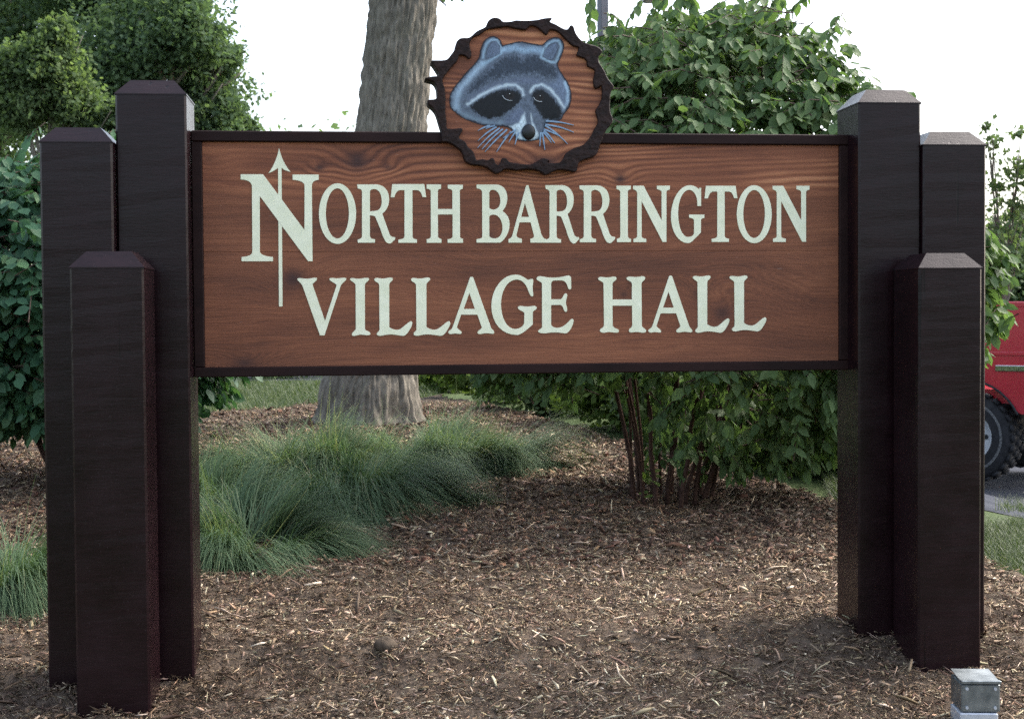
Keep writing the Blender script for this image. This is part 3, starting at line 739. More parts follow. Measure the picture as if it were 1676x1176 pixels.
# ------------------------------------------------------------------ mulch: chips and splinters as real solids
def chips(name, label, n, ymin, ymax, mat, lengths, widths, palette, weights, seed, litter=False):
    rg = np.random.default_rng(seed)
    m = int(n * 2.2)
    # denser where the picture looks closest
    y = ymin * (ymax / ymin) ** rg.random(m)
    x = (rg.random(m) * 2 - 1) * (0.375 * y + 0.15)
    ok = inside(x, y, BED)
    x, y = x[ok][:n], y[ok][:n]; n = len(x)
    k = np.clip(y / 6.0, 0.75, 1.7)
    L = np.exp(rg.normal(np.log(lengths[0]), lengths[1], n)) * np.sqrt(k)
    W = np.exp(rg.normal(np.log(widths[0]), widths[1], n)) * k
    L = np.clip(L, 0.006, 0.11); W = np.minimum(W, L * 0.6)
    yaw = rg.random(n) * np.pi * 2
    tilt = rg.normal(0, 0.28, n)
    tw = rg.normal(0, 0.5, n)
    d = np.stack([np.cos(yaw) * np.cos(tilt), np.sin(yaw) * np.cos(tilt), np.sin(tilt)], -1)
    side = np.stack([-np.sin(yaw), np.cos(yaw), np.zeros(n)], -1)
    upv = np.cross(d, side); 
    side = side * np.cos(tw)[:, None] + upv * np.sin(tw)[:, None]; upv = np.cross(d, side)
    z = bed_z(x, y) + np.abs(np.sin(tilt)) * L * 0.4 + rg.random(n) * 0.012
    c = np.stack([x, y, z], -1)
    th = np.minimum(W * 0.35, 0.005)
    bend = rg.normal(0, 0.06, n) * L
    NV = 4 if litter else 8
    V = np.zeros((n, 8, 3))
    for i, (a, b, h, tp) in enumerate([(-.5, -.5, 0, .8), (-.5, .5, 0, .8), (0, -.5, 1, 1), (0, .5, 1, 1), (.5, -.5, 0, .6), (.5, .5, 0, .6)]):
        V[:, i] = c + d * (a * L)[:, None] + side * (b * W * tp)[:, None] + upv * (th * 0.5 + h * bend)[:, None]
    V[:, 6] = c + d * (-.47 * L)[:, None] - upv * (th * 0.6)[:, None]
    V[:, 7] = c + d * (.48 * L)[:, None] - upv * (th * 0.6)[:, None]
    T = np.array([[0,2,3],[0,3,1],[2,4,5],[2,5,3],[0,6,2],[2,6,7],[2,7,4],[1,3,6],[3,7,6],[3,5,7],[0,1,6],[4,7,5]])
    if litter:                    # splinters: long thin tetrahedra
        V = np.stack([V[:, 0], V[:, 1], V[:, 4], (V[:, 6] + V[:, 7]) / 2], 1); T = np.array([[0, 2, 1], [0, 1, 3], [1, 2, 3], [2, 0, 3]])
    Fc = (np.arange(n)[:, None, None] * NV + T[None]).reshape(-1, 3)
    pal = np.array(palette)
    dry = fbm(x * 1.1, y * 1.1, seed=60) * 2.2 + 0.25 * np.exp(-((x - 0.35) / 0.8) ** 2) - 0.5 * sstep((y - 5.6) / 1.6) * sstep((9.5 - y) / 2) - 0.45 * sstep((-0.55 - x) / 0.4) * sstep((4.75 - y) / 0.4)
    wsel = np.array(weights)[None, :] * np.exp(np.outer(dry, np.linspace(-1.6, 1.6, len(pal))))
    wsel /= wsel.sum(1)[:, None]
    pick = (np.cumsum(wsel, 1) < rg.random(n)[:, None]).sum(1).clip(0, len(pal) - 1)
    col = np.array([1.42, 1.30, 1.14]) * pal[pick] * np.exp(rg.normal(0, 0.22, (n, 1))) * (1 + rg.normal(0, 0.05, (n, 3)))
    o = mesh_np(name, V.reshape(-1, 3), Fc, mat, None, False, {'col': np.repeat(np.clip(col, 0, 1), NV, 0)})
    o['kind'] = 'stuff'; o['label'] = label; o['category'] = 'mulch'
    return o
PAL = [(0.052, 0.037, 0.028), (0.102, 0.075, 0.056), (0.160, 0.122, 0.092), (0.23, 0.190, 0.150), (0.33, 0.290, 0.235), (0.48, 0.44, 0.36)]
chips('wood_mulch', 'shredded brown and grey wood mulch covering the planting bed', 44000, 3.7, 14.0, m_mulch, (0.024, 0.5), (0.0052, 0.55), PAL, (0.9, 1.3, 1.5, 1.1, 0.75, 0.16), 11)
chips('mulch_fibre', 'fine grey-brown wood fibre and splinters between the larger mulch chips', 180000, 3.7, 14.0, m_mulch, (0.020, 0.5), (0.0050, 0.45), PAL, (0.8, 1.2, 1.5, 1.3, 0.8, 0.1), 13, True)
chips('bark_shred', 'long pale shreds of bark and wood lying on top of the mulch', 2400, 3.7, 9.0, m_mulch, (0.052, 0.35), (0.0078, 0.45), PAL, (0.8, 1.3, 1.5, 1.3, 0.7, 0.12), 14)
# dead curled leaves among the mulch further back
chips('leaf_litter', 'dry brown leaf litter lying under the big shrub', 9000, 5.6, 13.0, m_litter, (0.032, 0.3), (0.018, 0.3), [(0.045, 0.028, 0.022), (0.085, 0.05, 0.036), (0.125, 0.08, 0.058), (0.17, 0.12, 0.09)], (1, 1.2, 0.8, 0.3), 12)

def lump(name, label, u, v, r, cat, mat, seed):
    p = on_ground(u, v)
    rg = np.random.default_rng(seed)
    nlat, nlon = 10, 16
    vs = []
    for i in range(nlat + 1):
        th = math.pi * i / nlat
        for j in range(nlon):
            ph = 2 * math.pi * j / nlon
            vs.append((math.sin(th) * math.cos(ph), math.sin(th) * math.sin(ph), math.cos(th)))
    vs = np.array(vs); nn = fbm(vs[:, 0] * 1.7 + seed, vs[:, 1] * 1.7, vs[:, 2] * 1.7, seed=seed, oct=3)
    vs = vs * (1 + 0.55 * nn)[:, None] * np.array([1.1, 0.9, 0.8]) * r
    f = [[i*nlon+j, i*nlon+(j+1) % nlon, (i+1)*nlon+(j+1) % nlon, (i+1)*nlon+j] for i in range(nlat) for j in range(nlon)]
    o = mesh_np(name, vs, f, mat, None, True)
    o.location = (p[0], p[1], float(bed_z(p[0], p[1])) + r * 0.35)
    tag(o, label, cat)
m_clod = noisy('clod_earth', (0.05, 0.038, 0.028), (0.11, 0.085, 0.062), 40, 0.95, 0.7, 0.004, 120, 0.1)
lump('dirt_clod', 'round grey-brown clod of earth lying in the mulch', 632, 1080, 0.034, 'clod', m_clod, 5)

# ------------------------------------------------------------------ foliage builders
def leaves_np(base, d, nrm, L, W, fold=0.18, droop=0.12):
    """folded leaf solids: base points, tip directions, face normals"""
    n = len(base)
    d = d / (np.linalg.norm(d, axis=1)[:, None] + 1e-9)
    s = np.cross(d, nrm); s /= np.linalg.norm(s, axis=1)[:, None] + 1e-9
    u = np.cross(s, d)
    V = np.zeros((n, 7, 3))
    L = L[:, None]; W = W[:, None]
    for i, (t, w, h) in enumerate([(0, 0, 0), (.25, -.42, 0), (.62, -.40, -.03), (1.0, 0, -droop), (.62, .40, -.03), (.25, .42, 0), (.45, 0, -fold * .5)]):
        V[:, i] = base + d * (t * L) + s * (w * W) + u * (h * L)
    T = np.array([[0, 1, 6], [1, 2, 6], [2, 3, 6], [3, 4, 6], [4, 5, 6], [5, 0, 6]])
    return V.reshape(-1, 3), (np.arange(n)[:, None, None] * 7 + T[None]).reshape(-1, 3)

def twig_shrub(root, c, R, n_twigs, per, leafL, leafW, m_leaf, m_twig, seed, keep=None, droop=0.55, lump_amp=0.16, bright=0.0, twig_len=0.42, rmin=0.62):
    """leafy shell of arching twigs, coordinates in the root's frame"""
    rg = np.random.default_rng(seed)
    c = np.array(c); R = np.array(R)
    q = rg.normal(0, 1, (n_twigs * 2, 3)); q /= np.linalg.norm(q, axis=1)[:, None]
    rr = rmin + (1.0 - rmin) * rg.random(len(q)) ** 0.35
    rr = rr * (1 + lump_amp * 2 * fbm(q[:, 0] * 2.6 + seed, q[:, 1] * 2.6, q[:, 2] * 2.6, seed=seed, oct=2))
    tip = c + q * R * rr[:, None]
    ok = tip[:, 2] > 0.12
    if keep is not None: ok &= keep(tip, rg)
    tip, q, rr = tip[ok][:n_twigs], q[ok][:n_twigs], rr[ok][:n_twigs]
    n = len(tip)
    out = q / R; out /= np.linalg.norm(out, axis=1)[:, None]
    tl = twig_len * (0.6 + 0.8 * rg.random(n))
    gro = out * 0.55 + np.array([0, 0, 0.15]) + np.stack([-q[:, 1], q[:, 0], 0 * q[:, 0]], -1) * rg.normal(0, 0.5, (n, 1)) + rg.normal(0, 0.22, (n, 3))
    gro[:, 2] -= 0.55 * np.maximum(0, q[:, 2])
    gro /= np.linalg.norm(gro, axis=1)[:, None]
    start = tip - gro * tl[:, None] + np.array([0, 0, 0.0])
    sag = 0.12 * tl
    B, Dd, Nn, Ls, Vr = [], [], [], [], []
    tv, tf, off = [], [], 0
    side0 = np.cross(gro, np.array([0, 0, 1.0])); side0 /= np.linalg.norm(side0, axis=1)[:, None] + 1e-9
    tone = rg.random(n)
    for k in range(per):
        t = 0.18 + 0.86 * k / (per - 1)
        p = start + gro * (tl * t)[:, None]
        p[:, 2] += sag * 4 * t * (1 - t) * 1.0
        sg = 1 if k % 2 else -1
        d = gro * (0.55 + 0.6 * (t > 0.98)) + side0 * (sg * (0.7 if t < 0.98 else 0.1)) + np.array([0, 0, -droop]) + rg.normal(0, 0.28, (n, 3))
        nr = out * 0.5 + np.array([0, 0, 0.75]) + rg.normal(0, 0.38, (n, 3))
        B.append(p); Dd.append(d); Nn.append(nr)
        Ls.append(leafL * (0.6 + 0.55 * rg.random(n)))
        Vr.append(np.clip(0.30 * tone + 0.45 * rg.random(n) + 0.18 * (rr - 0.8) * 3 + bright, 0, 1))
    B, Dd, Nn = np.concatenate(B), np.concatenate(Dd), np.concatenate(Nn)
    Ls, Vr = np.concatenate(Ls), np.concatenate(Vr)
    v, f = leaves_np(B, Dd, Nn, Ls, Ls * (leafW / leafL) * (0.85 + 0.3 * rg.random(len(Ls))))
    fo = mesh_np('crown', v, f, m_leaf, root, True, {'var': np.repeat(Vr, 7)})
    # twigs as three-sided rods
    a = np.cross(gro, side0)
    rad = 0.0028
    segs = []
    for k, t in enumerate((0.0, 0.5, 1.0)):
        p = start + gro * (tl * t)[:, None]; p[:, 2] += sag * 4 * t * (1 - t)
        for w in range(3):
            an = 2 * math.pi * w / 3
            segs.append(p + (side0 * math.cos(an) + a * math.sin(an)) * rad * (1.5 - t))
    S = np.stack(segs, 1)
    T = np.array([[k*3+w, k*3+(w+1) % 3, k*3+3+(w+1) % 3, k*3+3+w] for k in range(2) for w in range(3)])
    mesh_np('twigs', S.reshape(-1, 3), (np.arange(n)[:, None, None] * 9 + T[None]).reshape(-1, 4), m_twig, root, True)
    return fo

def stems(root, base_r, n, top, spread, z1, r0, mat, seed, c=(0, 0)):
    rg = np.random.default_rng(seed)
    for i in range(n):
        a = 2 * math.pi * (i + rg.random() * .6) / n
        b = base_r * (0.3 + 0.7 * rg.random())
        p0 = np.array([math.cos(a) * b, math.sin(a) * b, -0.08])
        p1 = np.array([c[0] + math.cos(a) * spread * (0.5 + 0.6 * rg.random()), c[1] + math.sin(a) * spread * (0.5 + 0.6 * rg.random()), z1 * (0.8 + 0.35 * rg.random())])
        ts = np.linspace(0, 1, 9)
        pts = p0 + (p1 - p0) * (ts ** 1.35)[:, None]
        pts[:, 2] = p0[2] + (p1[2] - p0[2]) * ts
        pts += np.cumsum(rg.normal(0, 0.010, (9, 3)), 0) * np.array([1, 1, 0.3])
        rr = r0 * (0.55 + 0.6 * rg.random())
        MB().tube(pts, np.linspace(rr, rr * 0.4, 9), 8).build('stem', mat, root, True)

m_leaf_bush = leafy('shrub_leaf', (0.062, 0.108, 0.046), (0.112, 0.180, 0.074), (0.19, 0.26, 0.11), 0.55, 0.45, 0.2)
m_leaf_left = leafy('round_leaf', (0.030, 0.078, 0.046), (0.058, 0.135, 0.070), (0.12, 0.21, 0.085), 0.5, 0.36, 0.25)
m_leaf_bright = leafy('bright_leaf', (0.07, 0.115, 0.03), (0.13, 0.19, 0.05), (0.23, 0.29, 0.085), 0.6, 0.5, 0.15)
m_leaf_tree = leafy('tree_leaf', (0.078, 0.120, 0.078), (0.112, 0.168, 0.098), (0.155, 0.210, 0.115), 0.8, 0.52, 0.05)
m_leaf_tree2 = leafy('tree_leaf_light', (0.085, 0.126, 0.072), (0.122, 0.175, 0.088), (0.165, 0.212, 0.102), 0.8, 0.52, 0.05)
m_leaf_pale = leafy('tree_leaf_pale', (0.07, 0.11, 0.05), (0.11, 0.16, 0.075), (0.17, 0.22, 0.11), 0.6, 0.45, 0.15)
m_twig = noisy('twig_bark', (0.05, 0.032, 0.025), (0.11, 0.075, 0.055), 30, 0.85, 0.2)
m_stem = noisy('stem_bark', (0.032, 0.017, 0.013), (0.085, 0.046, 0.034), 18, 0.85, 0.5, 0.003, 80, 0.2, stretch=(3, 3, 1))
m_bark = None

# ------------------------------------------------------------------ big shrub behind the sign
bc = on_ground(1098, 826)
bush = empty('tall_shrub', (bc[0], bc[1], bc[2]))
tag(bush, 'large rounded green shrub with many bare stems, behind the sign panel', 'shrub')
def keep_bush(t, rg):
    h = np.hypot(t[:, 0] - 0.0, t[:, 1])
    lowc = (t[:, 2] < 0.72) & (np.abs(t[:, 0] - 0.02) < 0.42)
    leftlow = (t[:, 0] < -0.15) & (t[:, 2] < 0.62)
    xmax = np.interp(t[:, 2], [0.3, 0.72, 1.30, 1.95, 2.23, 2.6], [1.55, 1.76, 1.60, 1.00, 0.78, 0.45])
    return (~lowc | (rg.random(len(t)) < 0.38)) & ~leftlow & (t[:, 0] < xmax)
twig_shrub(bush, (0.26, 0.05, 1.34), (1.55, 1.22, 1.20), 4600, 12, 0.076, 0.047, m_leaf_bush, m_twig, 21, keep_bush, droop=0.95, lump_amp=0.03, twig_len=0.26, rmin=0.72)
stems(bush, 0.26, 20, None, 0.80, 1.5, 0.015, m_stem, 31, (0.15, 0))
# young shoots at the foot
rgs = np.random.default_rng(4)
for (u, v, hh) in [(1068, 835, 0.22), (1050, 815, 0.16), (1150, 822, 0.22)]:
    p = on_ground(u, v); p = p - bc
    nb = 9
    B = p + np.stack([rgs.normal(0, .03, nb), rgs.normal(0, .03, nb), 0.05 + rgs.random(nb) * hh], -1)
    dd = np.stack([rgs.normal(0, .6, nb), rgs.normal(0, .6, nb), -0.5 + rgs.random(nb) * .5], -1)
    nn = np.stack([rgs.normal(0, .4, nb), -0.6 + rgs.normal(0, .3, nb), 0.6 + rgs.random(nb)], -1)
    Ls = 0.075 * (0.7 + .5 * rgs.random(nb))
    lv, lf = leaves_np(B, dd, nn, Ls, Ls * .6)
    for k in range(nb): mesh_np('shoot_leaf', lv[k*7:k*7+7], lf[:6], m_leaf_bright, bush, True, {'var': np.full(7, 0.1 + 0.5 * rgs.random())})

# ------------------------------------------------------------------ round-leaved shrub at the left
lc = np.array([at(120, 700, 8.3)[0], 8.3, 0.0]); lc[2] = float(ground_z(lc[0], lc[1]))
lb = empty('round_leaved_shrub', tuple(lc))
tag(lb, 'dense round-leaved green shrub behind the left posts', 'shrub')
def keep_left(t, rg):
    return t[:, 2] > 0.30
twig_shrub(lb, (0.0, 0.0, 1.05), (1.18, 1.0, 0.86), 2300, 10, 0.088, 0.070, m_leaf_left, m_twig, 22, keep_left, droop=0.8, lump_amp=0.05, twig_len=0.30)
stems(lb, 0.16, 9, None, 0.6, 1.1, 0.018, m_stem, 32)

# ------------------------------------------------------------------ trees
def bark_material():
    m = N('furrowed_bark')
    v = m.coords((1, 1, 0.28)); v2 = m.coords()
    a = m.noise(v, 34, 5, 0.65, 0.4); b = m.noise(v2, 5, 3)
    col = m.ramp(a, [(0.28, (0.080, 0.066, 0.054)), (0.5, (0.175, 0.152, 0.126)), (0.75, (0.30, 0.265, 0.22))])
    col = m.mix(m.math('MULTIPLY', b, 0.35), col, (0.13, 0.14, 0.105))
    nr = m.bump(a, 0.6, 0.012)
    return m.done(m.principled(col, 0.92, nr, 0.15))
m_bark = bark_material()

ty = 11.8
troot_p = at(600, 690, ty); tz = float(ground_z(troot_p[0], ty))
tree0 = empty('shade_tree', (troot_p[0], ty, tz))
tag(tree0, 'tall tree with thick grey furrowed trunk directly behind the sign', 'tree')
ctrl = [(-0.15, 600, 0.475), (0.0, 601, 0.455), (0.12, 602, 0.435), (0.30, 603, 0.415), (0.55, 606, 0.395), (1.0, 613, 0.35), (1.7, 626, 0.318), (2.5, 644, 0.298), (3.6, 667, 0.288), (5.2, 690, 0.27), (6.6, 700, 0.23)]
cz = np.array([c[0] for c in ctrl]); cxx = np.array([at(c[1], 500, ty)[0] for c in ctrl]) - troot_p[0]; crr = np.array([c[2] for c in ctrl])
nz_, na_ = 460, 190
zz = np.linspace(-0.15, 6.6, nz_); aa = np.arange(na_) * 2 * np.pi / na_
ZZ, AA = np.meshgrid(zz, aa, indexing='ij')
RR = np.interp(ZZ, cz, crr)
ca, sa = np.cos(AA), np.sin(AA)
# diamond-furrowed ridges
wx = fbm(ca * 3, sa * 3, ZZ * 1.8, seed=70, oct=2) * 0.9
th = AA + wx * 0.35
n1 = vnoise(np.cos(th) * 9, np.sin(th) * 9, ZZ * 3.6, seed=71); n2 = vnoise(np.cos(th) * 20, np.sin(th) * 20, ZZ * 6.5, seed=72)
rid = 1 - np.abs(n1 * 2 - 1); rid2 = 1 - np.abs(n2 * 2 - 1)
disp = -0.050 * np.clip(rid - 0.42, 0, 1) - 0.030 * np.clip(rid2 - 0.30, 0, 1) + 0.010 * vnoise(ca * 40, sa * 40, ZZ * 22, seed=73)
flare = np.exp(-np.maximum(ZZ, 0) / 0.25) * 0.045 * np.cos(AA * 5 + 1.0)
R2 = RR + disp + flare
VX = np.interp(ZZ, cz, cxx) + R2 * ca; VY = R2 * sa
ii = np.arange(nz_ * na_).reshape(nz_, na_); jj = np.roll(ii, -1, 1)
ff = np.stack([ii[:-1], jj[:-1], jj[1:], ii[1:]], -1).reshape(-1, 4)
mesh_np('trunk', np.stack([VX, VY, ZZ], -1).reshape(-1, 3), ff, m_bark, tree0, True)

def crown_np(lobes, n, size, seed, shell=0.5, clump=0.16, per=26):
    """leaf sprays in clumps through the volume of several lobes"""
    rg = np.random.default_rng(seed)
    vol = np.array([l[3] ** 2 for l in lobes]); vol = vol / vol.sum()
    P, A = [], []
    nc = n // per
    for (x, y, z, r, *fl), w in zip(lobes, vol):
        k = max(4, int(nc * w)); fz = fl[0] if fl else 0.85
        q = rg.normal(0, 1, (k, 3)); q /= np.linalg.norm(q, axis=1)[:, None]
        rad = (shell + (1 - shell) * rg.random(k) ** 0.6) * (1 + 0.50 * rg.normal(0, .5, k).clip(-1, 1))
        cc = np.array([x, y, z]) + q * rad[:, None] * np.array([r, r, r * fz])
        cl = np.repeat(cc, per, 0) + rg.normal(0, clump * r, (k * per, 3)) * np.array([1, 1, 0.6])
        P.append(cl); A.append(np.repeat(rg.random(k), per))
    P, A = np.concatenate(P), np.concatenate(A); m = len(P)
    d = rg.normal(0, 1, (m, 3)) + np.array([0, 0, -0.5]); nr = rg.normal(0, 0.6, (m, 3)) + np.array([0, 0, 0.8])
    d /= np.linalg.norm(d, axis=1)[:, None]
    s = np.cross(d, nr); s /= np.linalg.norm(s, axis=1)[:, None] + 1e-9
    L = (size * (0.6 + 0.8 * rg.random(m)))[:, None]
    V = np.stack([P, P + d * L * .5 + s * L * .34, P + d * L, P + d * L * .5 - s * L * .34], 1)
    Fq = np.arange(m * 4).reshape(m, 4)
    var = np.clip(0.5 * A + 0.5 * rg.random(m), 0, 1)
    return V.reshape(-1, 3), Fq, np.repeat(var, 4)

def tree(name, label, base, lobes, n, size, m_leaf, trunk_r, fork, seed, group=None, shell=0.5, clump=0.16, cat='tree', per=26):
    root = empty(name, tuple(base)); tag(root, label, cat, group)
    rg = np.random.default_rng(seed + 100)
    V, Fq, var = crown_np(lobes, n, size, seed, shell, clump, per)
    V = V.copy()
    mesh_np('crown', V, Fq, m_leaf, root, False, {'var': var})
    mb = MB()
    pts = [(0, 0, -0.2), (0.02, 0, fork * .5), (0.0, 0.03, fork)]
    mb.tube(pts, [trunk_r, trunk_r * .85, trunk_r * .7], 10)
    for (x, y, z, r, *_) in lobes:
        t = np.linspace(0, 1, 6)[:, None]
        p = np.array([0, 0.02, fork * .92]) * (1 - t) + np.array([x, y, z + r * .4]) * t + np.sin(t * np.pi) * rg.normal(0, .15, 3) * r * .5
        mb.tube(p, np.linspace(trunk_r * .45, trunk_r * .08, 6), 6)
        for q in range(4):
            e = np.array([x, y, z]) + rg.normal(0, .5, 3) * r
            p2 = p[3] * (1 - t) + e * t
            mb.tube(p2, np.linspace(trunk_r * .2, trunk_r * .04, 6), 5)
    mb.build('trunk', m_bark, root, True)
    return root

# crown of the shade tree, above the frame, with a low spray at the top edge
mb = MB()
top = np.array([cxx[-2], 0, 5.1])
limb_ends = [(-2.6, 0.4, 7.4), (2.3, -0.6, 7.6), (0.4, 2.4, 8.0), (-0.3, -2.2, 7.8), (0.5, 0.2, 9.2)]
for e in limb_ends:
    t = np.linspace(0, 1, 7)[:, None]
    mb.tube(top * (1 - t) + np.array(e) * t + np.array([0, 0, .5]) * np.sin(t * np.pi), np.linspace(.16, .03, 7), 8)
mb.build('limb', m_bark, tree0, True)
V, Fq, var = crown_np([(e[0], e[1], e[2], 1.7, .8) for e in limb_ends], 14000, 0.16, 51)
mesh_np('crown', V, Fq, m_leaf_tree, tree0, False, {'var': var})
# the low twig whose leaf tips hang into view
tw0 = np.array([cxx[8] + 0.2, -0.25, 3.75]); 
sp0 = at(729, 8, ty - .3) - np.array([troot_p[0], ty, tz]); sp1 = at(712, -6, ty - .3) - np.array([troot_p[0], ty, tz])
MB().tube([sp1 + np.array([-.05, .2, .05]), sp1, sp0, sp0 + np.array([.012, 0, -.03])], [.012, .009, .006, .002], 6).build('twig', m_twig, tree0, True)
sprB = np.array([at(u, v, ty - .3) for (u, v) in [(727, -4), (738, -5), (750, -8), (745, -12), (755, -10), (722, -10)]]) - np.array([troot_p[0], ty, tz])
lv, lf = leaves_np(sprB, np.array([(-.3, -.2, -1), (.2, -.3, -.7), (.6, 0, -.7), (.8, .1, -.2), (.5, -.4, -.8), (-.6, 0, -.5)], float), np.tile(np.array([[.1, -.7, .5]]), (6, 1)), np.array([.055, .05, .075, .08, .06, .06]), np.array([.045, .04, .05, .045, .04, .04]))
for k in range(6): mesh_np('leaf', lv[k*7:k*7+7], lf[:6], m_leaf_tree, tree0, True, {'var': np.full(7, .25)})

GT = 'trees behind the bed'
def tree_px(name, label, u, y, lob_px, n, size, mat, tr, seed, **kw):
    """lobes given as photograph pixel centre, radius in pixels and distance offset"""
    b = at(u, 600, y); b[2] = float(ground_z(b[0], y))
    lobes = []
    for (lu, lv_, lr, dy) in lob_px:
        p = at(lu, lv_, y + dy); lobes.append((p[0] - b[0], p[1] - b[1], p[2] - b[2], lr / F * (y + dy), 0.9))
    fork = max(1.2, min(l[2] for l in lobes) * 0.75)
    return tree(name, label, b, lobes, n, size, mat, tr, fork, seed, GT, **kw)
tree_px('broadleaf_tree', 'big dark green tree at the left edge of the white sky', 250, 30, [(235, 95, 110, 0), (330, 130, 70, 1), (300, 45, 75, -1), (190, -40, 130, 2), (345, 185, 55, 0), (370, 90, 32, 0), (150, 170, 90, 0), (250, 210, 70, 0), (300, -50, 60, 0), (398, 205, 26, 1)], 72000, 0.115, m_leaf_tree, 0.28, 61, shell=0.30, clump=0.15, per=34)
tree_px('broadleaf_tree', 'dark tree filling the upper left corner', -40, 33, [(20, 40, 130, 0), (-80, 120, 140, 0), (60, -60, 120, 2), (90, 120, 80, 0), (-20, 200, 100, 0), (-140, -40, 150, 1)], 52000, 0.125, m_leaf_tree, 0.32, 62, shell=0.30, clump=0.15, per=34)
tree_px('broadleaf_tree', 'lighter yellow-green tree in front of the darker ones, upper left', 85, 24, [(80, 110, 48, 0), (120, 165, 42, 0), (40, 170, 52, 0), (150, 205, 34, 0), (95, 60, 28, 0), (20, 110, 40, 0), (195, 190, 25, 0)], 24000, 0.09, m_leaf_tree2, 0.14, 63, shell=0.25, clump=0.22)
# right side
tree_px('young_tree', 'slender young tree with sparse leaves against the white sky at the right edge', 1640, 19, [(1625, 235, 26, 0), (1665, 265, 30, 0), (1630, 300, 26, 0), (1660, 340, 32, 0), (1625, 370, 26, 0), (1665, 410, 40, 0), (1630, 440, 40, 0), (1618, 205, 11, 0), (1700, 300, 50, 0), (1672, 215, 12, 0)], 1700, 0.085, m_leaf_pale, 0.045, 64, shell=0.1, clump=0.30, per=9)
tree_px('broadleaf_tree', 'pale green rounded tree low behind the red truck', 1650, 27, [(1640, 430, 55, 0), (1680, 400, 60, 0), (1600, 460, 60, 0), (1650, 500, 60, 0), (1720, 470, 80, 0), (1560, 480, 60, 0)], 26000, 0.10, m_leaf_pale, 0.16, 65)

# hedge-like shrubs in the distance, seen under the panel
GS = 'low shrubs seen below the panel'
for i, (u, v, y, rx, rz, mat, lab, n) in enumerate([
        (722, 640, 17.0, 0.40, 0.62, m_leaf_bright, 'sunny yellow-green shrub beside the tree trunk, below the panel', 7000),
        (800, 670, 14.8, 0.50, 0.72, m_leaf_bright, 'yellow-green shrub left of the big shrub stems, below the panel', 9000),
        (905, 690, 13.0, 0.55, 0.62, m_leaf_tree2, 'green shrub just behind the big shrub stems, below the panel', 9000),
        (1010, 715, 11.6, 0.50, 0.62, m_leaf_bright, 'yellow-green shrub at the left of the big shrub stems, close behind them', 8000),
        (1130, 740, 10.8, 0.55, 0.70, m_leaf_tree2, 'leafy shrub straight behind the big shrub stems', 9000),
        (1245, 775, 9.7, 0.48, 0.60, m_leaf_tree2, 'low green shrub to the right of the big shrub stems', 10000),
        (1345, 800, 8.9, 0.45, 0.50, m_leaf_bright, 'bright low shrub beside the right posts, below the panel', 10000),
        (455, 610, 21.0, 0.75, 0.75, m_leaf_tree, 'small dark shrub on the far lawn behind the left posts', 6000),
        ]):
    b = at(u, v, y); b[2] = float(ground_z(b[0], y))
    lobes = [(0, 0, rz * .75, rx * .8, rz / rx), (rx * .55, .1, rz * .55, rx * .6, .9), (-rx * .55, -.1, rz * .55, rx * .6, .9), (.1, -.3, rz * .4, rx * .6, .9)]
    tree('low_shrub', lab, b, lobes, n, 0.062, mat, 0.03, 0.2, 80 + i, GS, shell=0.4, clump=0.2, cat='shrub')

# far wood along the horizon
rgw = np.random.default_rng(90)
Vs, Fs, As, offv = [], [], [], 0
for i in range(64):
    x = -75 + i * 2.4 + rgw.normal(0, 1.0); y = 85 + rgw.normal(0, 3)
    h = (13.5 + rgw.normal(0, 0.9)) if x < -3.5 else (6.0 + rgw.normal(0, 0.7))
    V, Fq, var = crown_np([(x, y, h * .62, h * .28, 1.2), (x + 1.4, y, h * .4, h * .3, 1.0), (x - 1.2, y, h * .42, h * .28, 1.0)], 900, 0.5, 200 + i, shell=0.2, clump=0.25)
    Vs.append(V); Fs.append(Fq + offv); As.append(var); offv += len(V)
fw = mesh_np('treeline', np.concatenate(Vs), np.concatenate(Fs), m_leaf_tree, None, False, {'var': np.concatenate(As)})
fw['kind'] = 'stuff'; fw['label'] = 'far wooded treeline along the horizon'; fw['category'] = 'treeline'

# ------------------------------------------------------------------ ornamental grass clumps
m_blade = leafy('grass_blade', (0.066, 0.108, 0.062), (0.132, 0.198, 0.112), (0.34, 0.33, 0.20), 0.65, 0.35, 0.08)
def blades(P, yaw, L, lean, w, curl, rg, seg=4):
    """tapered ribbons, creased so that they have two faces, bending over under their weight"""
    n = len(P)
    hd = np.stack([np.cos(yaw), np.sin(yaw), np.zeros(n)], -1)
    sd_ = np.stack([-np.sin(yaw), np.cos(yaw), np.zeros(n)], -1)
    p = P.copy(); V = np.zeros((n, seg + 1, 2, 3))
    step = L / seg
    for k in range(seg + 1):
        t = k / seg
        ww = (w * (1 - t * 0.9))[:, None] / 2
        V[:, k, 0] = p - sd_ * ww; V[:, k, 1] = p + sd_ * ww
        ang = np.clip(np.pi / 2 - lean - curl * t ** 1.0, -1.35, 1.5)
        p = p + (hd * np.cos(ang)[:, None] + np.array([0, 0, 1.0]) * np.sin(ang)[:, None]) * step[:, None]
    T = np.array([[k*2, k*2+1, k*2+3, k*2+2] for k in range(seg)])
    return V.reshape(-1, 3), (np.arange(n)[:, None, None] * (2 * (seg + 1)) + T[None]).reshape(-1, 4), 2 * (seg + 1)

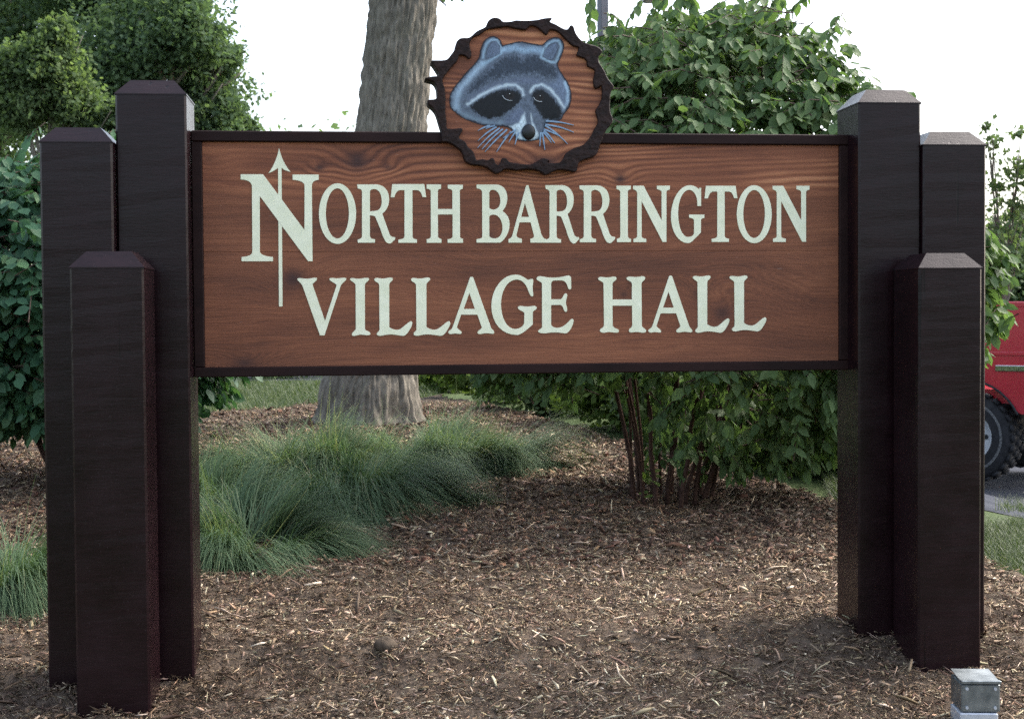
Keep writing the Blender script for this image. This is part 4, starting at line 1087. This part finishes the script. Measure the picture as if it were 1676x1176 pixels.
def clump(label, u, v, r, Lm, n, seed, comb=None, comb_amt=0.5, dist=None):
    p = on_ground(u, v) if dist is None else np.array([at(u, v, dist)[0], dist, 0])
    p[2] = float(ground_z(p[0], p[1]))
    rg = np.random.default_rng(seed)
    nt = 24
    ta = rg.random(nt) * 2 * np.pi; tq = np.sqrt(rg.random(nt)) * r * 0.45
    tyaw = ta + rg.normal(0, 0.55, nt); tlen = 0.65 + 0.55 * rg.random(nt); tlean = rg.normal(0, 0.22, nt); tvar = rg.random(nt)
    g = rg.integers(0, nt, n)
    a = ta[g]; q = tq[g]
    P = np.stack([np.cos(a) * q + rg.normal(0, 0.045, n) * r, np.sin(a) * q + rg.normal(0, 0.045, n) * r, np.zeros(n)], -1)
    P[:, 2] = bed_z(P[:, 0] + p[0], P[:, 1] + p[1]) - p[2] - 0.01
    yaw = tyaw[g] + rg.normal(0, 0.26, n)
    if comb is not None:
        hx = np.cos(yaw) + comb_amt * math.cos(comb); hy = np.sin(yaw) + comb_amt * math.sin(comb)
        yaw = np.arctan2(hy, hx)
    L = Lm * tlen[g] * (0.55 + 0.6 * rg.random(n))
    lean = 0.42 + 0.60 * (q / (r * .45)) + tlean[g] + rg.normal(0, .16, n)
    stray = rg.random(n) < 0.04
    curl = np.where(stray, 0.6, 1.95) + rg.normal(0, 0.4, n)
    w = (0.00062 + 0.0003 * rg.random(n)) * p[1]
    V, Fq, k = blades(P, yaw, L, lean, w, curl, rg)
    # the tips lie on the mulch instead of passing through it
    zb = bed_z(V[:, 0] + p[0], V[:, 1] + p[1]) - p[2] + 0.004 + 0.01 * np.repeat(rg.random(n), k)
    V[:, 2] = np.maximum(V[:, 2], zb)
    var = np.clip(0.38 * rg.random(n) + 0.28 * tvar[g] + np.where(stray, 0.35, 0) + 0.5 * (rg.random(n) > .95), 0, 1)
    o = mesh_np('grass_clump', V, Fq, m_blade, None, True, {'var': np.repeat(var, k)})
    o.location = tuple(p)
    tag(o, label, 'ornamental grass', 'drooping ornamental grasses in the mulch')
R = math.radians
clump('drooping fine grass clump nearest the sign, beside the left posts', 400, 905, 0.70, 0.50, 6500, 301, R(-25), 0.7)
clump('drooping grass clump close behind the left posts, middle of the patch', 345, 825, 0.70, 0.52, 5500, 302, R(0), 0.5)
clump('large grass mound in front of the tree trunk', 545, 787, 0.95, 0.62, 8000, 303, R(10), 0.4)
clump('grass clump falling to the right at the far right of the patch', 760, 772, 0.80, 0.60, 6000, 304, R(-5), 0.7)
clump('low grass clump between the nearest clump and the trunk mound', 600, 835, 0.65, 0.60, 5500, 305, R(-5), 0.8)
clump('grass clump at the left foot of the trunk mound', 440, 785, 0.75, 0.56, 5500, 306, R(190), 0.3)
clump('grass clump at the picture left edge, outside the left posts', 5, 975, 0.62, 0.52, 6000, 307, R(-30), 0.5)
clump('grass clump at the right foot of the tree trunk', 680, 765, 0.75, 0.55, 5000, 308, R(0), 0.5)
# lawn blades beside the bed and beyond it
def lawn(name, label, poly, n, Lm, seed, w=0.004):
    rg = np.random.default_rng(seed)
    pa = np.array(poly); lo, hi = pa.min(0), pa.max(0)
    x = lo[0] + (hi[0] - lo[0]) * rg.random(n * 3); y = lo[1] + (hi[1] - lo[1]) * rg.random(n * 3)
    ok = inside(x, y, poly); x, y = x[ok][:n], y[ok][:n]; n = len(x)
    P = np.stack([x, y, ground_z(x, y) - 0.03], -1)
    V, Fq, k = blades(P, rg.random(n) * 6.28, Lm * (.5 + rg.random(n)), 0.2 + .5 * rg.random(n), np.full(n, w), 0.5 + rg.random(n), rg, 3)
    o = mesh_np(name, V, Fq, m_lawnblade, None, True, {'var': np.repeat(rg.random(n), k)})
    o['kind'] = 'stuff'; o['label'] = label; o['category'] = 'grass'
m_lawnblade = leafy('lawn_blade', (0.035, 0.058, 0.020), (0.060, 0.092, 0.032), (0.11, 0.13, 0.06), 0.6, 0.3)
lawn('lawn_grass', 'short green lawn between the bed and the parking lot', [tuple(on_ground(1700, 962)[:2]), tuple(on_ground(1600, 928)[:2]), tuple(on_ground(1376, 834)[:2]), (2.0, 9.3), (2.6, 11.0), tuple(on_ground(1560, 872)[:2]), tuple(on_ground(1700, 850)[:2])], 26000, 0.075, 401)
lawn('lawn_grass', 'sunlit lawn beyond the mulch behind the left posts', [(-5.5, 12.7), (-3.1, 12.8), (-2.1, 13.6), (-1.0, 14.8), (-0.6, 19.5), (-6.5, 19.5)], 26000, 0.09, 402, 0.007)
lawn('weeds', 'tuft of weeds growing at the edge of the asphalt', [tuple(on_ground(1625, 832)[:2]), tuple(on_ground(1690, 836)[:2]), tuple(on_ground(1690, 826)[:2]), tuple(on_ground(1640, 822)[:2])], 900, 0.10, 403)

# ------------------------------------------------------------------ lamp post in the car park
lp = at(989, 500, 20.0); lz = float(ground_z(lp[0], 20.0))
lamp = empty('parking_lot_lamp', (lp[0], 20.0, lz), math.radians(28))
tag(lamp, 'square grey steel parking lot lamp post rising behind the big shrub', 'lamp post')
m_steel = noisy('painted_steel', (0.10, 0.105, 0.125), (0.14, 0.145, 0.17), 6, 0.45, 0.05, 0.001)
m_lens = noisy('lamp_lens', (0.25, 0.2, 0.3), (0.35, 0.3, 0.4), 10, 0.3, 0.0)
htop = at(989, -45, 20.0)[2] - lz
MB().box((-.062, -.062, -.3), (.062, .062, htop), .008).build('pole', m_steel, lamp)
MB().box((-.16, -.16, -.02), (.16, .16, .03), .006).build('base_plate', m_steel, lamp)
ca_, sa_ = math.cos(-math.radians(28)), math.sin(-math.radians(28))
hd_z = at(1075, 1.5, 20.0)[2] - lz
def rot(p): return (p[0] * ca_ - p[1] * sa_, p[0] * sa_ + p[1] * ca_, p[2])
arm = MB().box((0.05, -.03, hd_z + .16), (.56, .03, hd_z + .22), .004); arm.v = [rot(p) for p in arm.v]; arm.build('arm', m_steel, lamp)
hd = MB().box((.58, -.22, hd_z + .012), (.90, .22, hd_z + .25), .012); hd.v = [rot(p) for p in hd.v]; hd = hd.build('lamp_head', m_steel, lamp)
ln = MB().box((.61, -.19, hd_z), (.87, .19, hd_z + .014), .003); ln.v = [rot(p) for p in ln.v]; ln.build('lens', m_lens, hd)

# ------------------------------------------------------------------ red pickup beyond the right-hand posts
m_red = noisy('red_car_paint', (0.38, 0.014, 0.028), (0.44, 0.020, 0.036), 2, 0.28, 0.0, spec=0.6, Coat_Weight=0.6, Coat_Roughness=0.08)
m_chrome = noisy('chrome', (0.6, 0.62, 0.65), (0.75, 0.77, 0.8), 4, 0.15, 0.0, metal=1.0)
m_rubber = noisy('tyre_rubber', (0.018, 0.018, 0.02), (0.035, 0.035, 0.038), 20, 0.85, 0.4, 0.004, 90, 0.2)
m_rimw = noisy('white_wheel', (0.45, 0.46, 0.48), (0.6, 0.61, 0.62), 14, 0.45, 0.1)
m_band = noisy('worn_tyre_lettering', (0.03, 0.03, 0.032), (0.20, 0.20, 0.20), 60, 0.8, 0.0)
m_glass = noisy('truck_glass', (0.02, 0.025, 0.03), (0.03, 0.035, 0.04), 2, 0.06, 0.0, spec=0.7)
m_black = noisy('black_trim', (0.012, 0.012, 0.013), (0.022, 0.022, 0.024), 12, 0.7, 0.2)
m_lampr = noisy('lamp_plastic', (0.45, 0.03, 0.02), (0.55, 0.05, 0.03), 10, 0.25, 0.0)
wc = at(1581, 720, 13.0); wgz = float(ground_z(wc[0], 13.0)) - 0.018
TA = math.radians(-40)                         # truck axis: its near end points right and towards the camera
truck = empty('pickup_truck', (wc[0], wc[1], wgz), TA)
truck.scale = (1.06, 1.06, 1.06)
tag(truck, 'red pickup truck with chunky tyres parked beyond the right-hand posts', 'truck')
# local frame: x along the body towards the near end, -y the side facing the camera; near-side wheel centre at the origin
TR = 0.40; ZB = 0.62; ZT = 1.56; HW = 1.78
def side_profile(x0, x1, ztop, wheels):
    p = [(x0, ZB)]
    for wx in sorted(wheels):
        r = TR + 0.10
        for k in range(13):
            a = math.pi - math.pi * k / 12
            zz_ = TR + r * math.sin(a)
            p.append((wx + r * math.cos(a), max(ZB, zz_)))
    p += [(x1 - .03, ZB), (x1, ZB + .06), (x1 + .015, 1.10), (x1 - .01, ztop - .08), (x1 - .06, ztop), (x0 + .04, ztop), (x0, ztop - .05)]
    return p
def slab(prof, y0, y1):
    n = len(prof); v = [(x, y0, z) for x, z in prof] + [(x, y1, z) for x, z in prof]
    f = [list(range(n))[::-1], [n + i for i in range(n)]] + [[i, (i + 1) % n, n + (i + 1) % n, n + i] for i in range(n)]
    return v, f
XN, XF = 0.86, -4.35
bp = side_profile(XF, XN, ZT, [0.0, -3.3])
body = MB().add(*slab(bp, 0.0, 0.10)).add(*slab(bp, HW - .10, HW))
body.box((XN - .10, 0.101, 0.72), (XN, HW - .101, ZT - .03), .01)
body.box((XF + .1, 0.101, 0.70), (XN - .11, HW - .101, 0.82))
body.box((-4.3, .101, .83), (-3.0, HW - .101, 1.44), .03)
body = body.build('body', m_red, truck)
MB().box((XF + .5, -.012, 1.12), (XN - .02, .002, 1.15), .004).build('side_moulding', m_red, body)
MB().box((0.26, -.016, 0.985), (XN - .06, .003, 1.035), .004).build('marker_strip', m_chrome, body)
MB().box((XF + .3, -.006, ZT - .03), (XN - .05, .11, ZT + .02), .008).build('bed_rail', m_red, body)
MB().box((XN - .02, .02, 1.05), (XN + .022, .18, 1.36), .008).build('tail_lamp', m_lampr, body)
arch = [(0 + (TR + .105) * math.cos(a), -.012, TR + (TR + .105) * math.sin(a)) for a in np.linspace(math.pi * .86, math.pi * .14, 15)]
MB().tube(arch, .011, 6).build('arch_trim', m_black, body)
MB().box((XN - .02, -.05, .60), (XN + .16, HW + .05, .80), .03).build('bumper', m_red, truck)
cabp = [(-3.0, ZT - .1), (-1.25, ZT - .1), (-1.28, ZT + .1), (-1.42, 2.02), (-1.55, 2.08), (-2.45, 2.08), (-2.6, 2.02), (-3.05, 1.6)]
MB().add(*slab(cabp, .14, HW - .14)).build('cab', m_red, truck)
MB().add(*slab([(-2.88, 1.62), (-1.40, 1.62), (-1.52, 1.98), (-2.48, 1.98)], .128, .139)).build('window', m_glass, truck)
def wheel(x, y, sgn):
    w = MB()
    prof = [(-.14, .22), (-.145, .30), (-.14, .36), (-.115, .392), (-.06, .398), (.06, .398), (.115, .392), (.14, .36), (.145, .30), (.14, .22)]
    n = 56
    t = MB().lathe_x(prof, n)
    # tread lugs
    for k in range(28):
        for (lx, sh) in ((-.10, 0), (0, .5), (.10, 0)):
            a = 2 * math.pi * (k + sh) / 28
            c_, s_ = math.cos(a), math.sin(a)
            vs = []
            for dr in (.39, .412):
                for (dx, dt) in ((-.042, -.028), (.042, -.028), (.042, .028), (-.042, .028)):
                    vs.append((lx + dx, c_ * dr - s_ * dt, s_ * dr + c_ * dt))
            t.add(vs, [[0,3,2,1],[4,5,6,7],[0,1,5,4],[1,2,6,5],[2,3,7,6],[3,0,4,7]])
    t.v = [(q[1], q[0] * 1.0, q[2]) for q in t.v]
    root = t.build('wheel', m_rubber, truck, True); root.location = (x, y, .405)
    r = MB().lathe_x([(-.10, .225), (-.135, .222), (-.125, .205), (-.08, .19), (-.06, .10), (-.075, .085), (-.075, .02)], 36)
    r.v = [(q[1], q[0] * sgn, q[2]) for q in r.v]; r.build('rim', m_rimw, root, True)
    band = MB().lathe_x([(-.1475, .292), (-.1495, .30), (-.1475, .315)], 48); band.v = [(q[1], q[0] * sgn, q[2]) for q in band.v]
    band.build('lettering_band', m_band, root, True)
    for k in range(8):
        a = 2 * math.pi * k / 8
        h = MB().tube([(math.cos(a) * .145, -.079 * sgn, math.sin(a) * .145), (math.cos(a) * .145, -.068 * sgn, math.sin(a) * .145)], .022, 10)
        h.build('wheel_hole', m_black, root)
wheel(0, .16, 1); wheel(-3.3, .16, 1); wheel(0, HW - .16, -1); wheel(-3.3, HW - .16, -1)
MB().box((-3.5, .3, .42), (.3, HW - .3, .60), .02).build('chassis', m_black, truck)
